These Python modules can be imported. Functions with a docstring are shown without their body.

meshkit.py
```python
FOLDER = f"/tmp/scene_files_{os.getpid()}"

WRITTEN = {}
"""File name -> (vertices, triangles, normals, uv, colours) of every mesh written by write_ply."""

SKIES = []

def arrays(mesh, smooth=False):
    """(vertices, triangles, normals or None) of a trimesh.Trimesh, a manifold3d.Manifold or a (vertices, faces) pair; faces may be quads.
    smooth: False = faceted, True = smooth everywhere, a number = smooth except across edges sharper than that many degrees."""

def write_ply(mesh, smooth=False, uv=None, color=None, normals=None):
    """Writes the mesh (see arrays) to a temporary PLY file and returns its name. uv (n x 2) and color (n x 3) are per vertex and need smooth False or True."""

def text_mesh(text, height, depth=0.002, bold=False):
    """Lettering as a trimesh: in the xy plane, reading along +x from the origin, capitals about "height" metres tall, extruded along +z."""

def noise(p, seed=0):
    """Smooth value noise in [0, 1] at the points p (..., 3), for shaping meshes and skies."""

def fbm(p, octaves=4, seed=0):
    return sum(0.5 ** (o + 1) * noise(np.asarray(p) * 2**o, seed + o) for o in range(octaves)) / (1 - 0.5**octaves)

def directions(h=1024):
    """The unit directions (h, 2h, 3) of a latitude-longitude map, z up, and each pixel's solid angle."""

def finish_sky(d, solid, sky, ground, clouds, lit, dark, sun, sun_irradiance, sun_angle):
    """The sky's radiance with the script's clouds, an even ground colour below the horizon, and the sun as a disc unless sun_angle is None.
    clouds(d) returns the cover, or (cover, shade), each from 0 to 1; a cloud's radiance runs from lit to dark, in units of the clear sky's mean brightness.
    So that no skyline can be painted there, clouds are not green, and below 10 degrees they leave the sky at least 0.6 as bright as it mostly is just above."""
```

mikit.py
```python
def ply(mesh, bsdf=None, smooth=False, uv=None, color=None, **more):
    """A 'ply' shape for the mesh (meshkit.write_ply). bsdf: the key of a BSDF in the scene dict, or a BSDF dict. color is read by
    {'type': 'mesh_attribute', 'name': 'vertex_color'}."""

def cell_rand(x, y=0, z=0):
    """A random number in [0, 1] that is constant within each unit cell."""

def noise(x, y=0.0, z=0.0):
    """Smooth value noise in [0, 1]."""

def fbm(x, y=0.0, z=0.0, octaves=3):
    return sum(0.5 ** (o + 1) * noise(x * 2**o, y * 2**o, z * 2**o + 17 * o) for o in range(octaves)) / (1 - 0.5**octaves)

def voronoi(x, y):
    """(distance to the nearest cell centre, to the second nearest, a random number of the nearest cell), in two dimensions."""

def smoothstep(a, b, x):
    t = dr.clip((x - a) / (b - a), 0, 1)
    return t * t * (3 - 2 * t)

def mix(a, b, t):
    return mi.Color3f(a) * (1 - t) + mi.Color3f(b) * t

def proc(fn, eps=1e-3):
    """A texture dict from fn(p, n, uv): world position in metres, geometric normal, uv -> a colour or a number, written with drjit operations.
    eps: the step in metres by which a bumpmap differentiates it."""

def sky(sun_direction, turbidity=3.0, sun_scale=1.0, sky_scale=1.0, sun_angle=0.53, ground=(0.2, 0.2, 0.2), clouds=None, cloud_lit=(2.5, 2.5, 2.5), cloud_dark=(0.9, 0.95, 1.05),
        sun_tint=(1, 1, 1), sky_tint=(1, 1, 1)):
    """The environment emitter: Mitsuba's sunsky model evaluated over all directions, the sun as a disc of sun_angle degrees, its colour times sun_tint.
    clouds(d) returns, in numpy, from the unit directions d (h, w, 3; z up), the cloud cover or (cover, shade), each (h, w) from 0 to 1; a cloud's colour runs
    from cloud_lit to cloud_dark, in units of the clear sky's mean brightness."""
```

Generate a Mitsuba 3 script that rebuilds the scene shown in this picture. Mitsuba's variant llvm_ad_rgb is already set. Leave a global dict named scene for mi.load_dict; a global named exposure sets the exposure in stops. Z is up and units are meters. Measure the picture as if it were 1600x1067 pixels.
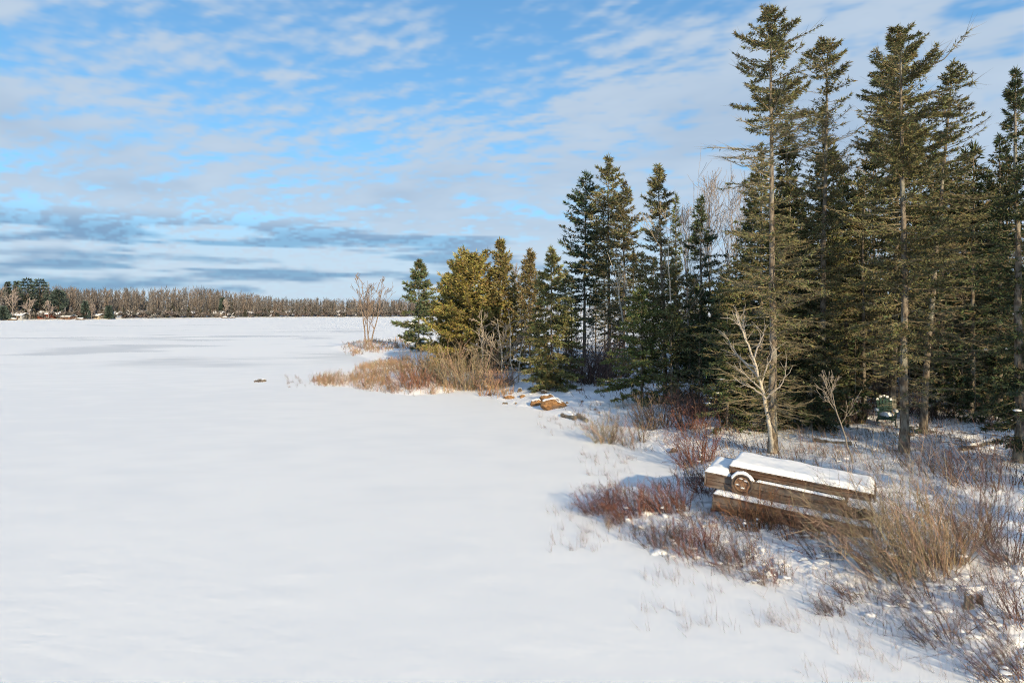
import math
import numpy as np
import trimesh
import mitsuba as mi
import drjit as dr
import mikit
import meshkit

T = mi.ScalarTransform4f
scene, labels = {}, {}

# ------------------------------------------------------------------ camera, sky, exposure
F, HOR, CAMH = 1067.0, 484.0, 5.8          # focal length and horizon in the photograph's pixels, camera height in metres
scene['camera'] = {'type': 'perspective', 'fov': 2 * math.degrees(math.atan(800 / F)), 'fov_axis': 'x',
                   'to_world': T().look_at([0, 0, CAMH], [0, 1, CAMH], [0, 0, 1]),
                   'principal_point_offset_y': (533.5 - HOR) / 1067, 'near_clip': 0.1, 'far_clip': 8000}
exposure = 2.32
SUN = (0.35, -0.885, 0.325)


def sstep(a, b, x):
    t = np.clip((x - a) / (b - a), 0, 1)
    return t * t * (3 - 2 * t)


def clouds(d):
    x, y, z = d[..., 0], d[..., 1], np.maximum(d[..., 2], 0)
    el, az = np.degrees(np.arcsin(z)), np.degrees(np.arctan2(x, y))
    k = 1 / (z + 0.12)
    u, v = x * k, y * k
    P = lambda p, q, s: np.stack([p, q, 0 * p + s], -1)
    # a high thin sheet broken into small ripples
    warp = meshkit.fbm(P(u * 1.1, v * 1.1, 3.1), 3, 5) - 0.5
    a = 0.42 * u + 0.90 * v + 0.35 * warp
    b = 0.90 * u - 0.42 * v
    big = meshkit.fbm(P(u * 1.15 + warp, v * 0.95, 0.3), 4, 1)
    rip = meshkit.fbm(P(a * 11.0, b * 6.0, 7.7), 4, 2)
    fine = meshkit.fbm(P(a * 27.0 + warp, b * 18.0, 2.2), 3, 8)
    veil = sstep(-5, 30, az) * sstep(26, 14, el) * 0.08 + sstep(19, 7, el) * 0.05 - 0.04 * sstep(17, 23, el)
    c = 0.30 * big + 0.44 * rip + 0.26 * fine + veil
    cover = 0.06 + 0.86 * sstep(0.375, 0.575, c)
    # long flat rolls low over the horizon, thicker and darker to the left
    w2 = meshkit.fbm(P(az * 0.09, el * 0.35, 9.0), 3, 4) - 0.5
    roll = meshkit.fbm(P(az * 0.10 + 0.8 * w2 + 1.3, el * 1.15 + 1.3 * w2, 4.0), 5, 3) + 0.06 * (meshkit.fbm(P(az * 0.5, el * 2.5, 1.0), 3, 6) - 0.5) + 0.03 * sstep(10, -25, az)
    low = sstep(8.2, 5.6, el) * sstep(0.2, 1.6, el)
    left = 0.45 + 0.55 * sstep(14, -12, az)
    dark = 0.78 * sstep(0.42, 0.60, roll) * low * left
    haze = sstep(10, 3.5, el) * 0.85
    cover = np.maximum(cover, haze)
    shade = 0.02 + sstep(3, 8, el) * (0.04 + 0.22 * (1 - rip)) + 0.22 * sstep(0.45, 0.70, big) * sstep(5, 10, el) * sstep(20, 12, el)
    shade = np.maximum(shade, dark)
    cover = np.maximum(cover, 0.94 * dark)
    return cover, shade


scene['sky'] = mikit.sky(SUN, turbidity=3, clouds=clouds, cloud_lit=(1.56, 1.83, 2.14), cloud_dark=(0.26, 0.62, 1.16),
                         sun_tint=(0.86, 0.95, 1.09), sky_tint=(0.56, 0.94, 1.23), ground=(0.7, 0.72, 0.76))

# ------------------------------------------------------------------ materials
noise, fbm, mix, smoothstep, proc = mikit.noise, mikit.fbm, mikit.mix, mikit.smoothstep, mikit.proc


def two(bsdf):
    return {'type': 'twosided', 'bsdf': bsdf}


scene['tinted'] = two({'type': 'diffuse', 'reflectance': {'type': 'mesh_attribute', 'name': 'vertex_color'}})


def mix1(a, b, t):
    return a * (1 - t) + b * t


def lake_color(p, n, uv):
    a = fbm(p.x * 0.05, p.y * 0.10, 1.0, 4)
    b = fbm(p.x * 0.022 + 9, p.y * 0.035, 5.0, 2)
    c = mix1(0.5, fbm(p.x * 0.5, p.y * 0.9, 2.0, 3), smoothstep(110, 50, p.y))
    far = smoothstep(45, 80, p.y) * smoothstep(420, 200, p.y)
    icy = smoothstep(0.62, 0.76, a * 0.55 + b * 0.45) * far * smoothstep(0, -20, p.x)
    soft = mix1(0.7, smoothstep(0.35, 0.7, b * 0.6 + c * 0.4), smoothstep(260, 130, p.y))
    snow = mix((0.845, 0.86, 0.88), (0.90, 0.905, 0.91), soft)
    return mix(snow, (0.55, 0.58, 0.62), icy * 0.6)


def lake_bump(p, n, uv):
    return (fbm(p.x * 0.9 + p.y * 0.5, p.y * 1.6, 3.0, 4) + 0.22 * fbm(p.x * 4 + p.y * 2, p.y * 11, 1.0, 4)) * smoothstep(110, 30, p.y)


scene['lake_snow'] = {'type': 'bumpmap', 'arbitrary': proc(lake_bump, 0.02), 'scale': 0.020,
                      'bsdf': {'type': 'diffuse', 'reflectance': proc(lake_color)}}


def ground_color(p, n, uv):
    a = fbm(p.x * 1.3, p.y * 1.3, 3.0, 4)
    b = fbm(p.x * 7.0, p.y * 7.0, 1.0, 3)
    lit = smoothstep(0.02, 0.14, uv.x - (0.62 * a + 0.38 * b))
    leaf = mix((0.09, 0.06, 0.045), (0.20, 0.13, 0.075), noise(p.x * 15, p.y * 15, 2.0))
    snow = mix((0.84, 0.85, 0.88), (0.90, 0.90, 0.91), b)
    return mix(snow, leaf, lit * 0.9)


scene['ground_snow'] = {'type': 'bumpmap', 'arbitrary': proc(lambda p, n, uv: fbm(p.x * 6, p.y * 6, 1.0, 4), 0.01), 'scale': 0.05,
                        'bsdf': {'type': 'diffuse', 'reflectance': proc(ground_color)}}
scene['snow'] = two({'type': 'diffuse', 'reflectance': {'type': 'rgb', 'value': (0.87, 0.88, 0.90)}})


def bark_color(p, n, uv):
    a = fbm(p.x * 22 + p.y * 22, p.y * 14, p.z * 5, 4)
    b = fbm(p.x * 3, p.y * 3, p.z * 1.2, 3)
    c = mix((0.11, 0.085, 0.065), (0.30, 0.255, 0.20), smoothstep(0.25, 0.75, a))
    return mix(c, (0.30, 0.31, 0.27), smoothstep(0.52, 0.72, b) * 0.6)


def birch_color(p, n, uv):
    a = fbm(p.x * 8, p.y * 8, p.z * 30, 3)
    return mix((0.58, 0.51, 0.41), (0.16, 0.13, 0.11), smoothstep(0.60, 0.75, a))


def wood_color(p, n, uv):
    g = fbm(uv.x * 3.0, uv.y * 90, 1.0, 4)
    m = fbm(uv.x * 1.2, uv.y * 8, 4.0, 3)
    c = mix((0.055, 0.032, 0.024), (0.17, 0.105, 0.075), smoothstep(0.2, 0.8, g))
    return mix(c, (0.235, 0.205, 0.18), smoothstep(0.3, 0.65, m) * 0.65)


def rock_color(p, n, uv):
    a = fbm(p.x * 2.5, p.y * 2.5, p.z * 4, 4)
    b = fbm(p.x * 14, p.y * 14, p.z * 14, 3)
    c = mix((0.16, 0.085, 0.045), (0.38, 0.215, 0.10), smoothstep(0.25, 0.75, b))
    return mix(c, (0.16, 0.13, 0.11), smoothstep(0.52, 0.72, a))


def dark_rock_color(p, n, uv):
    b = fbm(p.x * 9, p.y * 9, p.z * 9, 4)
    return mix((0.07, 0.058, 0.05), (0.26, 0.20, 0.15), smoothstep(0.25, 0.75, b))


scene['bark'] = {'type': 'bumpmap', 'arbitrary': proc(lambda p, n, uv: fbm(p.x * 25 + p.y * 25, p.y * 17, p.z * 7, 3), 0.004), 'scale': 0.03,
                 'bsdf': {'type': 'diffuse', 'reflectance': proc(bark_color)}}
scene['birch_bark'] = {'type': 'diffuse', 'reflectance': proc(birch_color)}
scene['old_wood'] = {'type': 'bumpmap', 'arbitrary': proc(lambda p, n, uv: fbm(uv.x * 4, uv.y * 90, 1.0, 3), 0.003), 'scale': 0.006,
                     'bsdf': {'type': 'diffuse', 'reflectance': proc(wood_color)}}
scene['orange_rock'] = {'type': 'bumpmap', 'arbitrary': proc(lambda p, n, uv: fbm(p.x * 8, p.y * 8, p.z * 8, 4), 0.01), 'scale': 0.08,
                        'bsdf': {'type': 'diffuse', 'reflectance': proc(rock_color)}}
scene['dark_rock'] = {'type': 'diffuse', 'reflectance': proc(dark_rock_color)}
scene['rubber'] = {'type': 'principled', 'base_color': {'type': 'rgb', 'value': (0.035, 0.032, 0.03)}, 'roughness': 0.75}
scene['tyre_rubber'] = two({'type': 'diffuse', 'reflectance': proc(lambda p, n, uv: mix((0.06, 0.05, 0.045), (0.16, 0.13, 0.115), fbm(p.x * 14, p.y * 14, p.z * 14, 3)))})
scene['rusty_steel'] = two({'type': 'diffuse', 'reflectance': proc(lambda p, n, uv: mix((0.17, 0.075, 0.04), (0.36, 0.27, 0.20), fbm(p.x * 30, p.y * 30, p.z * 30, 3)))})
scene['green_paint'] = {'type': 'principled', 'base_color': {'type': 'rgb', 'value': (0.012, 0.045, 0.032)}, 'roughness': 0.5}


# ------------------------------------------------------------------ mesh helpers
def unit(a):
    return a / np.maximum(np.linalg.norm(a, axis=-1, keepdims=True), 1e-9)


class MB:
    """Collects triangles with a colour per vertex."""

    def __init__(self):
        self.v, self.f, self.c, self.uv, self.n = [], [], [], [], 0

    def add(self, v, f, c=(0.5, 0.5, 0.5), uv=None):
        v = np.asarray(v, float).reshape(-1, 3)
        self.v.append(v)
        self.f.append(np.asarray(f, int) + self.n)
        self.c.append(np.broadcast_to(np.asarray(c, float), v.shape))
        self.uv.append(np.zeros((len(v), 2)) if uv is None else uv)
        self.n += len(v)

    def tubes(self, P0, P1, r0, r1, c, sides=3):
        """Straight tapered sticks, all at once."""
        P0, P1 = np.asarray(P0, float), np.asarray(P1, float)
        n = len(P0)
        if n == 0:
            return
        t = unit(P1 - P0)
        ref = np.where(np.abs(t[:, 2:]) < 0.8, [[0, 0, 1.0]], [[1.0, 0, 0]])
        a = unit(np.cross(t, ref))
        b = np.cross(t, a)
        ang = np.arange(sides) * 2 * np.pi / sides
        ring = np.cos(ang)[None, :, None] * a[:, None] + np.sin(ang)[None, :, None] * b[:, None]
        r0, r1 = np.broadcast_to(r0, (n,)), np.broadcast_to(r1, (n,))
        v = np.concatenate([P0[:, None] + ring * r0[:, None, None], P1[:, None] + ring * r1[:, None, None]], 1)
        i = np.arange(sides)
        j = (i + 1) % sides
        f = np.concatenate([np.stack([i, j, j + sides], 1), np.stack([i, j + sides, i + sides], 1)])
        f = (f[None] + (np.arange(n) * 2 * sides)[:, None, None]).reshape(-1, 3)
        c = np.broadcast_to(np.asarray(c, float), (n, 3))
        self.add(v, f, np.repeat(c, 2 * sides, 0))

    def path(self, pts, radii, c=(0.3, 0.3, 0.3), sides=8):
        """A smooth round limb along a line of points."""
        p = np.asarray(pts, float)
        t = unit(np.gradient(p, axis=0))
        ref = np.array([0.0, 1.0, 0.1]) if abs(t[:, 1]).max() < 0.8 else np.array([1.0, 0.1, 0.0])
        a = unit(np.cross(t, ref))
        b = np.cross(t, a)
        ang = np.arange(sides) * 2 * np.pi / sides
        v = p[:, None] + np.asarray(radii)[:, None, None] * (np.cos(ang)[None, :, None] * a[:, None] + np.sin(ang)[None, :, None] * b[:, None])
        m = len(p)
        g = np.arange(m * sides).reshape(m, sides)
        q, w = g[:-1], g[1:]
        f = np.concatenate([np.stack([q, np.roll(q, -1, 1), np.roll(w, -1, 1)], -1).reshape(-1, 3), np.stack([q, np.roll(w, -1, 1), w], -1).reshape(-1, 3)])
        self.add(v, f, c)

    def blades(self, P, d, length, width, c, rng):
        """Flat needle sprays: a long diamond each, rolled at random about its own axis."""
        n = len(P)
        if n == 0:
            return
        d = unit(d)
        a = unit(np.cross(d, rng.normal(size=(n, 3))))
        L, W = np.broadcast_to(length, (n,))[:, None], np.broadcast_to(width, (n,))[:, None]
        m = P + d * L * 0.4
        v = np.stack([P, m + a * W * 0.5, P + d * L, m - a * W * 0.5], 1)
        f = (np.array([[0, 1, 2], [0, 2, 3]])[None] + (np.arange(n) * 4)[:, None, None]).reshape(-1, 3)
        self.add(v, f, np.repeat(np.broadcast_to(c, (n, 3)), 4, 0))

    def box(self, lo, hi, c=(0.4, 0.4, 0.4), rng=None, ch=0.006):
        """A box with bevelled edges; uv runs along its longest side."""
        lo, hi = np.asarray(lo, float), np.asarray(hi, float)
        half, mid = (hi - lo) / 2, (hi + lo) / 2
        ch = min(ch, half.min() * 0.5)
        s = np.array([[x, y, z] for x in (-1, 1) for y in (-1, 1) for z in (-1, 1)], float)
        pts = np.concatenate([s * (half - ch * np.array(k)) for k in ((0, 1, 1), (1, 0, 1), (1, 1, 0))])
        hull = trimesh.convex.convex_hull(pts)
        v, f = np.array(hull.vertices), np.array(hull.faces)
        v, f = v[f].reshape(-1, 3), np.arange(len(f) * 3).reshape(-1, 3)
        ax = np.argsort(-half)
        off = rng.uniform(0, 40, 2) if rng is not None else np.zeros(2)
        uv = np.stack([v[:, ax[0]], v[:, ax[1]] + v[:, ax[2]]], 1) + off
        self.add(v + mid, f, c, uv)

    def moved(self, M):
        M = np.asarray(M, float)
        self.v = [v @ M[:3, :3].T + M[:3, 3] for v in self.v]
        return self

    def shape(self, bsdf, smooth=False, color=True, uv=False):
        v, f = np.vstack(self.v), np.vstack(self.f)
        return mikit.ply((v, f), bsdf, smooth=smooth, color=np.vstack(self.c) if color else None, uv=np.vstack(self.uv) if uv else None)


used = {}


def key_for(name):
    used[name] = used.get(name, -1) + 1
    return name if used[name] == 0 else f'{name}_{used[name]:03d}'


def thing(name, label, cat, group=None):
    k = key_for(name)
    labels[k] = {'label': label, 'category': cat}
    if group:
        labels[k]['group'] = group
    return k


def part(parent, name, shape, label=None, kind=None):
    k = f'{parent}__{name}'
    i = 0
    while k in scene:
        i += 1
        k = f'{parent}__{name}_{i:03d}'
    scene[k] = shape
    if label or kind:
        labels[k] = {a: b for a, b in (('label', label), ('kind', kind)) if b}
    return k


def put(k, shape):
    scene[k] = shape
    return k


def blob(rng, size, rough=0.25, sub=2, flat=None):
    """An uneven lump: a displaced ball, flattened below."""
    m = trimesh.creation.icosphere(subdivisions=sub)
    v = np.array(m.vertices)
    o = rng.uniform(0, 99, 3)
    v *= (1 + rough * 2 * (meshkit.fbm(v * 1.4 + o, 3) - 0.5))[:, None]
    if flat is not None:
        v[:, 2] = np.maximum(v[:, 2], flat)
    return v * np.asarray(size), np.array(m.faces)


# ------------------------------------------------------------------ land
def from_pixels(pts, z=0.0):
    return np.array([[(x - 800) * (CAMH - z) / (y - HOR), F * (CAMH - z) / (y - HOR)] for x, y in pts])


SHORE = np.vstack([[[40, -60], [22, -14], [11, 3], [8.6, 7.5]],
                   from_pixels([(1560, 1067), (1470, 1015), (1400, 985), (1290, 938), (1190, 905), (1060, 876), (985, 838), (905, 792), (912, 772), (1000, 752), (1060, 735),
                                (1040, 712), (975, 694), (925, 690), (915, 668), (880, 652), (830, 640), (770, 622), (738, 606), (690, 614), (640, 618), (560, 606), (484, 600),
                                (500, 590), (560, 578), (590, 566), (548, 552), (512, 544), (540, 537), (590, 531)]),
                   [[-10, 140], [8, 132], [30, 120], [70, 108], [120, 96], [240, 80], [240, -60]]])


def land_distance(x, y):
    """Metres inland (negative on the lake)."""
    p = np.stack([np.ravel(x), np.ravel(y)], -1)
    best, inside = np.full(len(p), 1e9), np.zeros(len(p), bool)
    for a, b in zip(SHORE, np.roll(SHORE, -1, 0)):
        ab = b - a
        t = np.clip(((p - a) @ ab) / (ab @ ab), 0, 1)
        best = np.minimum(best, np.hypot(*(p - a - t[:, None] * ab).T))
        hit = (a[1] > p[:, 1]) != (b[1] > p[:, 1])
        with np.errstate(divide='ignore', invalid='ignore'):
            inside ^= hit & (p[:, 0] < (b[0] - a[0]) * (p[:, 1] - a[1]) / (b[1] - a[1]) + a[0])
    return np.where(inside, best, -best).reshape(np.shape(x))


def n2(x, y, s, seed=0, octaves=4):
    return meshkit.fbm(np.stack([x * s, y * s, 0 * x + 0.37], -1), octaves, seed)


def ground_z(x, y):
    x, y = np.asarray(x, float), np.asarray(y, float)
    d = land_distance(x, y) + 1.3 * (n2(x, y, 0.8, 11) - 0.5) * sstep(4, 12, np.hypot(x, y) * 0.5)
    z = np.where(d < 0, np.maximum(0.25 * d, -0.4), 0.30 * (1 - np.exp(-np.maximum(d, 0) / 0.9)) + 0.42 * sstep(0, 6, d) + 0.55 * sstep(4, 22, d))
    rough = sstep(-0.1, 0.8, d)
    return z + rough * (0.34 * (n2(x, y, 0.55, 21) - 0.5) + 0.16 * (n2(x, y, 2.1, 22) - 0.5) + 0.05 * (n2(x, y, 6.0, 23, 2) - 0.5))


def gz(x, y):
    return float(ground_z(np.array([x]), np.array([y]))[0])


def place(px, py):
    """The point of the ground seen at a pixel of the photograph, and its distance."""
    z = 0.3
    for _ in range(12):
        D = F * (CAMH - z) / (py - HOR)
        x = (px - 800) / F * D
        z = 0.5 * z + 0.5 * max(gz(x, D), 0)
    return np.array([x, D, max(gz(x, D), 0)]), D


def litter(x, y):
    d = land_distance(x, y)
    inwood = sstep(3.5, 9, d) * sstep(20, 27, y)
    edge = sstep(0.0, 0.8, d) * 0.29
    return np.clip(edge + 0.15 * inwood, 0, 1)


A, Rr = np.meshgrid(np.radians(np.linspace(-22, 74, 520)), np.exp(np.linspace(np.log(6.5), np.log(230), 430)), indexing='ij')
gx, gy = Rr * np.sin(A), Rr * np.cos(A)
zz = ground_z(gx, gy)
idx = np.arange(gx.size).reshape(gx.shape)
q = np.stack([idx[:-1, :-1], idx[1:, :-1], idx[1:, 1:], idx[:-1, 1:]], -1).reshape(-1, 4)
q = q[(zz.ravel()[q] > -0.12).any(1)]
keep, inv = np.unique(q, return_inverse=True)
q = inv.reshape(-1, 4)
tri = np.vstack([q[:, [0, 2, 1]], q[:, [0, 3, 2]]])
gv = np.stack([gx.ravel()[keep], gy.ravel()[keep], zz.ravel()[keep]], -1)
a_, b_, c_ = gv[tri[0]]
if np.cross(b_ - a_, c_ - a_)[2] < 0:
    tri = tri[:, ::-1]
put('ground', mikit.ply((gv, tri), 'ground_snow', smooth=True, uv=np.stack([litter(gv[:, 0], gv[:, 1]), 0 * gv[:, 0]], -1)))
labels['ground'] = {'kind': 'structure', 'label': 'snow covered shore and forest floor with dead leaves showing through'}

# the lake: one sheet out to the horizon
lx = np.sign(np.linspace(-1, 1, 61)) * np.abs(np.linspace(-1, 1, 61)) ** 3 * 4000
ly = -60 + np.linspace(0, 1, 61) ** 3 * 5000
X, Y = np.meshgrid(lx, ly, indexing='ij')
i = np.arange(X.size).reshape(X.shape)
put('frozen_lake', mikit.ply((np.stack([X, Y, 0 * X], -1).reshape(-1, 3), np.stack([i[:-1, :-1], i[1:, :-1], i[1:, 1:], i[:-1, 1:]], -1).reshape(-1, 4)), 'lake_snow'))
labels['frozen_lake'] = {'kind': 'structure', 'label': 'frozen lake under smooth windblown snow'}


# the far shore
def far_D(px):
    return np.interp(px, [-400, 0, 120, 230, 420, 640, 1000, 2200], [330, 372, 390, 430, 500, 520, 540, 560])


fpx = np.linspace(-500, 2300, 220)
rows = [(0, -0.3), (4, 0.5), (30, 1.6), (120, 4.0), (500, 9.0)]
fv = []
for add, z in rows:
    D = far_D(fpx) + add + 5 * (n2(fpx * 0.05, fpx * 0, 1.0, 31) - 0.5)
    fv.append(np.stack([(fpx - 800) / F * D, D, z + 0 * D], -1))
fv = np.stack(fv)
ii = np.arange(fv[..., 0].size).reshape(fv.shape[:2])
q = np.stack([ii[:-1, :-1], ii[:-1, 1:], ii[1:, 1:], ii[1:, :-1]], -1).reshape(-1, 4)
put('far_shore', mikit.ply((fv.reshape(-1, 3), q), 'snow', smooth=True))
labels['far_shore'] = {'kind': 'structure', 'label': 'low snowy land along the far side of the lake'}


# ------------------------------------------------------------------ trees
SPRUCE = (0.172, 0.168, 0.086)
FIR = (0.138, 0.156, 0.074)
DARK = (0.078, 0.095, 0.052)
CEDAR = (0.290, 0.250, 0.085)
DEAD = (0.30, 0.25, 0.165)


def conifer(seed, H, prof, px, color=SPRUCE, trunk_r=None, up=(32, -3, -22), dense=1.0, lean=(0, 0), wind=None, step=None, dead_twigs=True, cover=4.9, ragged=0.8):
    """prof rows: (height fraction, branch length in metres, needle density 0..1). px: metres per picture pixel there. Returns trunk, limbs, crown."""
    rng = np.random.default_rng(seed)
    prof = np.array(prof, float)
    tr = trunk_r or 0.0085 * H
    zs = np.linspace(0, 1, 16)
    wob = np.cumsum(rng.normal(0, 0.012, (16, 2)), 0) * H * 0.10
    cx = lambda t: np.stack([np.interp(t, zs, wob[:, 0] + lean[0] * zs), np.interp(t, zs, wob[:, 1] + lean[1] * zs), t * H], -1)
    tm = MB()
    rad = tr * (1 - zs) ** 0.85 + 0.012
    rad[0] *= 1.35
    pts = cx(zs)
    pts[0, 2] -= 0.3
    tm.path(pts, rad, (0.2, 0.17, 0.13), 9)
    # branches
    step = step or max(0.045, 0.8 * px)
    n = int(H * (1 - prof[0, 0]) / step)
    t = np.sort(rng.uniform(prof[0, 0], 0.995, n))
    L = np.interp(t, prof[:, 0], prof[:, 1]) * rng.uniform(0.55, 1.3, n) + 0.03
    dens = np.interp(t, prof[:, 0], prof[:, 2])
    az = rng.uniform(0, 2 * np.pi, n)
    o = rng.uniform(0, 50, 3)
    lump = meshkit.fbm(np.stack([np.cos(az) * 1.3 + o[0], np.sin(az) * 1.3 + o[1], t * H * 0.55 + o[2]], -1), 3)
    gap = meshkit.fbm(np.stack([np.cos(az) * 1.1 + o[1], np.sin(az) * 1.1 + o[2], t * H * 1.1 + o[0]], -1), 3)
    L *= 1 + ragged * 1.5 * (lump - 0.5)
    dens *= 1 - ragged * (1 - sstep(0.34, 0.52, gap)) * sstep(0.99, 0.90, t)
    if wind is not None:
        L *= 1 + wind[0] * np.cos(az - wind[1])
    h = np.stack([np.cos(az), np.sin(az), 0 * az], -1)
    e = np.radians(np.interp(t, [prof[0, 0], 0.6, 1], [up[2], up[1], up[0]]) + rng.normal(0, 7, n))
    e2 = e + np.radians(rng.normal(14, 9, n))
    P0 = cx(t)
    Z = np.array([0, 0, 1.0])
    P1 = P0 + (h * np.cos(e)[:, None] + Z * np.sin(e)[:, None]) * (L * 0.55)[:, None]
    P2 = P1 + (h * np.cos(e2)[:, None] + Z * np.sin(e2)[:, None]) * (L * 0.45)[:, None]
    lm = MB()
    br = np.clip(0.012 * L, 0.25 * px, 0.03)
    col = np.array(DEAD) * rng.uniform(0.6, 1.15, (n, 1))
    lm.tubes(P0, P1, br, br * 0.7, col)
    lm.tubes(P1, P2, br * 0.7, br * 0.2, col)

    def on(i, s):
        s = s[:, None]
        return (1 - s) ** 2 * P0[i] + 2 * s * (1 - s) * P1[i] + s * s * P2[i], unit(2 * (1 - s) * (P1[i] - P0[i]) + 2 * s * (P2[i] - P1[i]))

    side = np.stack([-h[:, 1], h[:, 0], 0 * az], -1)
    # bare twigs on the branches that have lost their needles
    if dead_twigs:
        k = np.repeat(np.arange(n), np.maximum(0, ((1 - 0.8 * dens) * L * min(13, 0.5 / px) * rng.uniform(0.6, 1.4, n))).astype(int))
        if len(k):
            s = rng.uniform(0.25, 1, len(k))
            p, tg = on(k, s)
            d = unit(tg + side[k] * rng.choice([-1, 1], len(k))[:, None] * rng.uniform(0.5, 1.1, (len(k), 1)) + rng.normal(0, 0.25, (len(k), 3)))
            lm.tubes(p, p + d * (L[k] * rng.uniform(0.12, 0.35, len(k)))[:, None], np.maximum(0.0035, 0.2 * px), 0.001, np.array(DEAD) * rng.uniform(0.6, 1.1, (len(k), 1)))
    # needle sprays
    bw, bl = max(0.028, 0.85 * px), max(0.16, 4.2 * px)
    area = np.trapezoid(prof[:, 1] * prof[:, 2], prof[:, 0]) * H * 2
    total = int(cover * dense * area / (0.5 * bw * bl))
    w = L * dens * (0.7 + 0.3 * rng.random(n))
    k = rng.choice(n, total // 3, p=w / w.sum())
    s = rng.uniform(0.03, 1, len(k)) ** 0.85
    p, tg = on(k, s)
    sd = rng.choice([-1, 1], len(k))[:, None]
    tl = (0.05 + 0.42 * (1 - s) * np.minimum(L[k], 2.0)) * rng.uniform(0.3, 1.0, len(k))
    d = unit(tg * 0.75 + side[k] * sd * rng.uniform(0.4, 1.0, (len(k), 1)) + rng.normal(0, 0.22, (len(k), 3)) - Z * 0.10)
    q0 = p + d * (tl * 0.75)[:, None] * rng.uniform(0, 1, (len(k), 1))
    cm = MB()
    base = np.array(color)
    bt = (0.75 + 0.5 * rng.random(n))[:, None]                      # every bough has a tone of its own
    for j in range(3):
        dj = unit(d + rng.normal(0, 0.42, d.shape))
        c = base * bt[k] * rng.uniform(0.55, 1.5, (len(k), 1)) * (1 + rng.normal(0, 0.10, (len(k), 3)))
        brown = (rng.random(len(k)) < 0.09)[:, None]
        c = np.where(brown, np.array([0.17, 0.12, 0.06]) * rng.uniform(0.6, 1.2, (len(k), 1)), c)
        cm.blades(q0, dj, bl * rng.uniform(0.6, 1.25, len(k)), bw * rng.uniform(0.7, 1.3, len(k)), np.clip(c, 0.005, 1), rng)
    # the leader
    m = 26
    tt = rng.uniform(0.955, 1.0, m)
    cm.blades(cx(tt), np.stack([rng.normal(0, 0.5, m), rng.normal(0, 0.5, m), np.ones(m)], -1), bl * 1.3, bw, base, rng)
    return tm, lm, cm


tri_count = [0]


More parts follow.
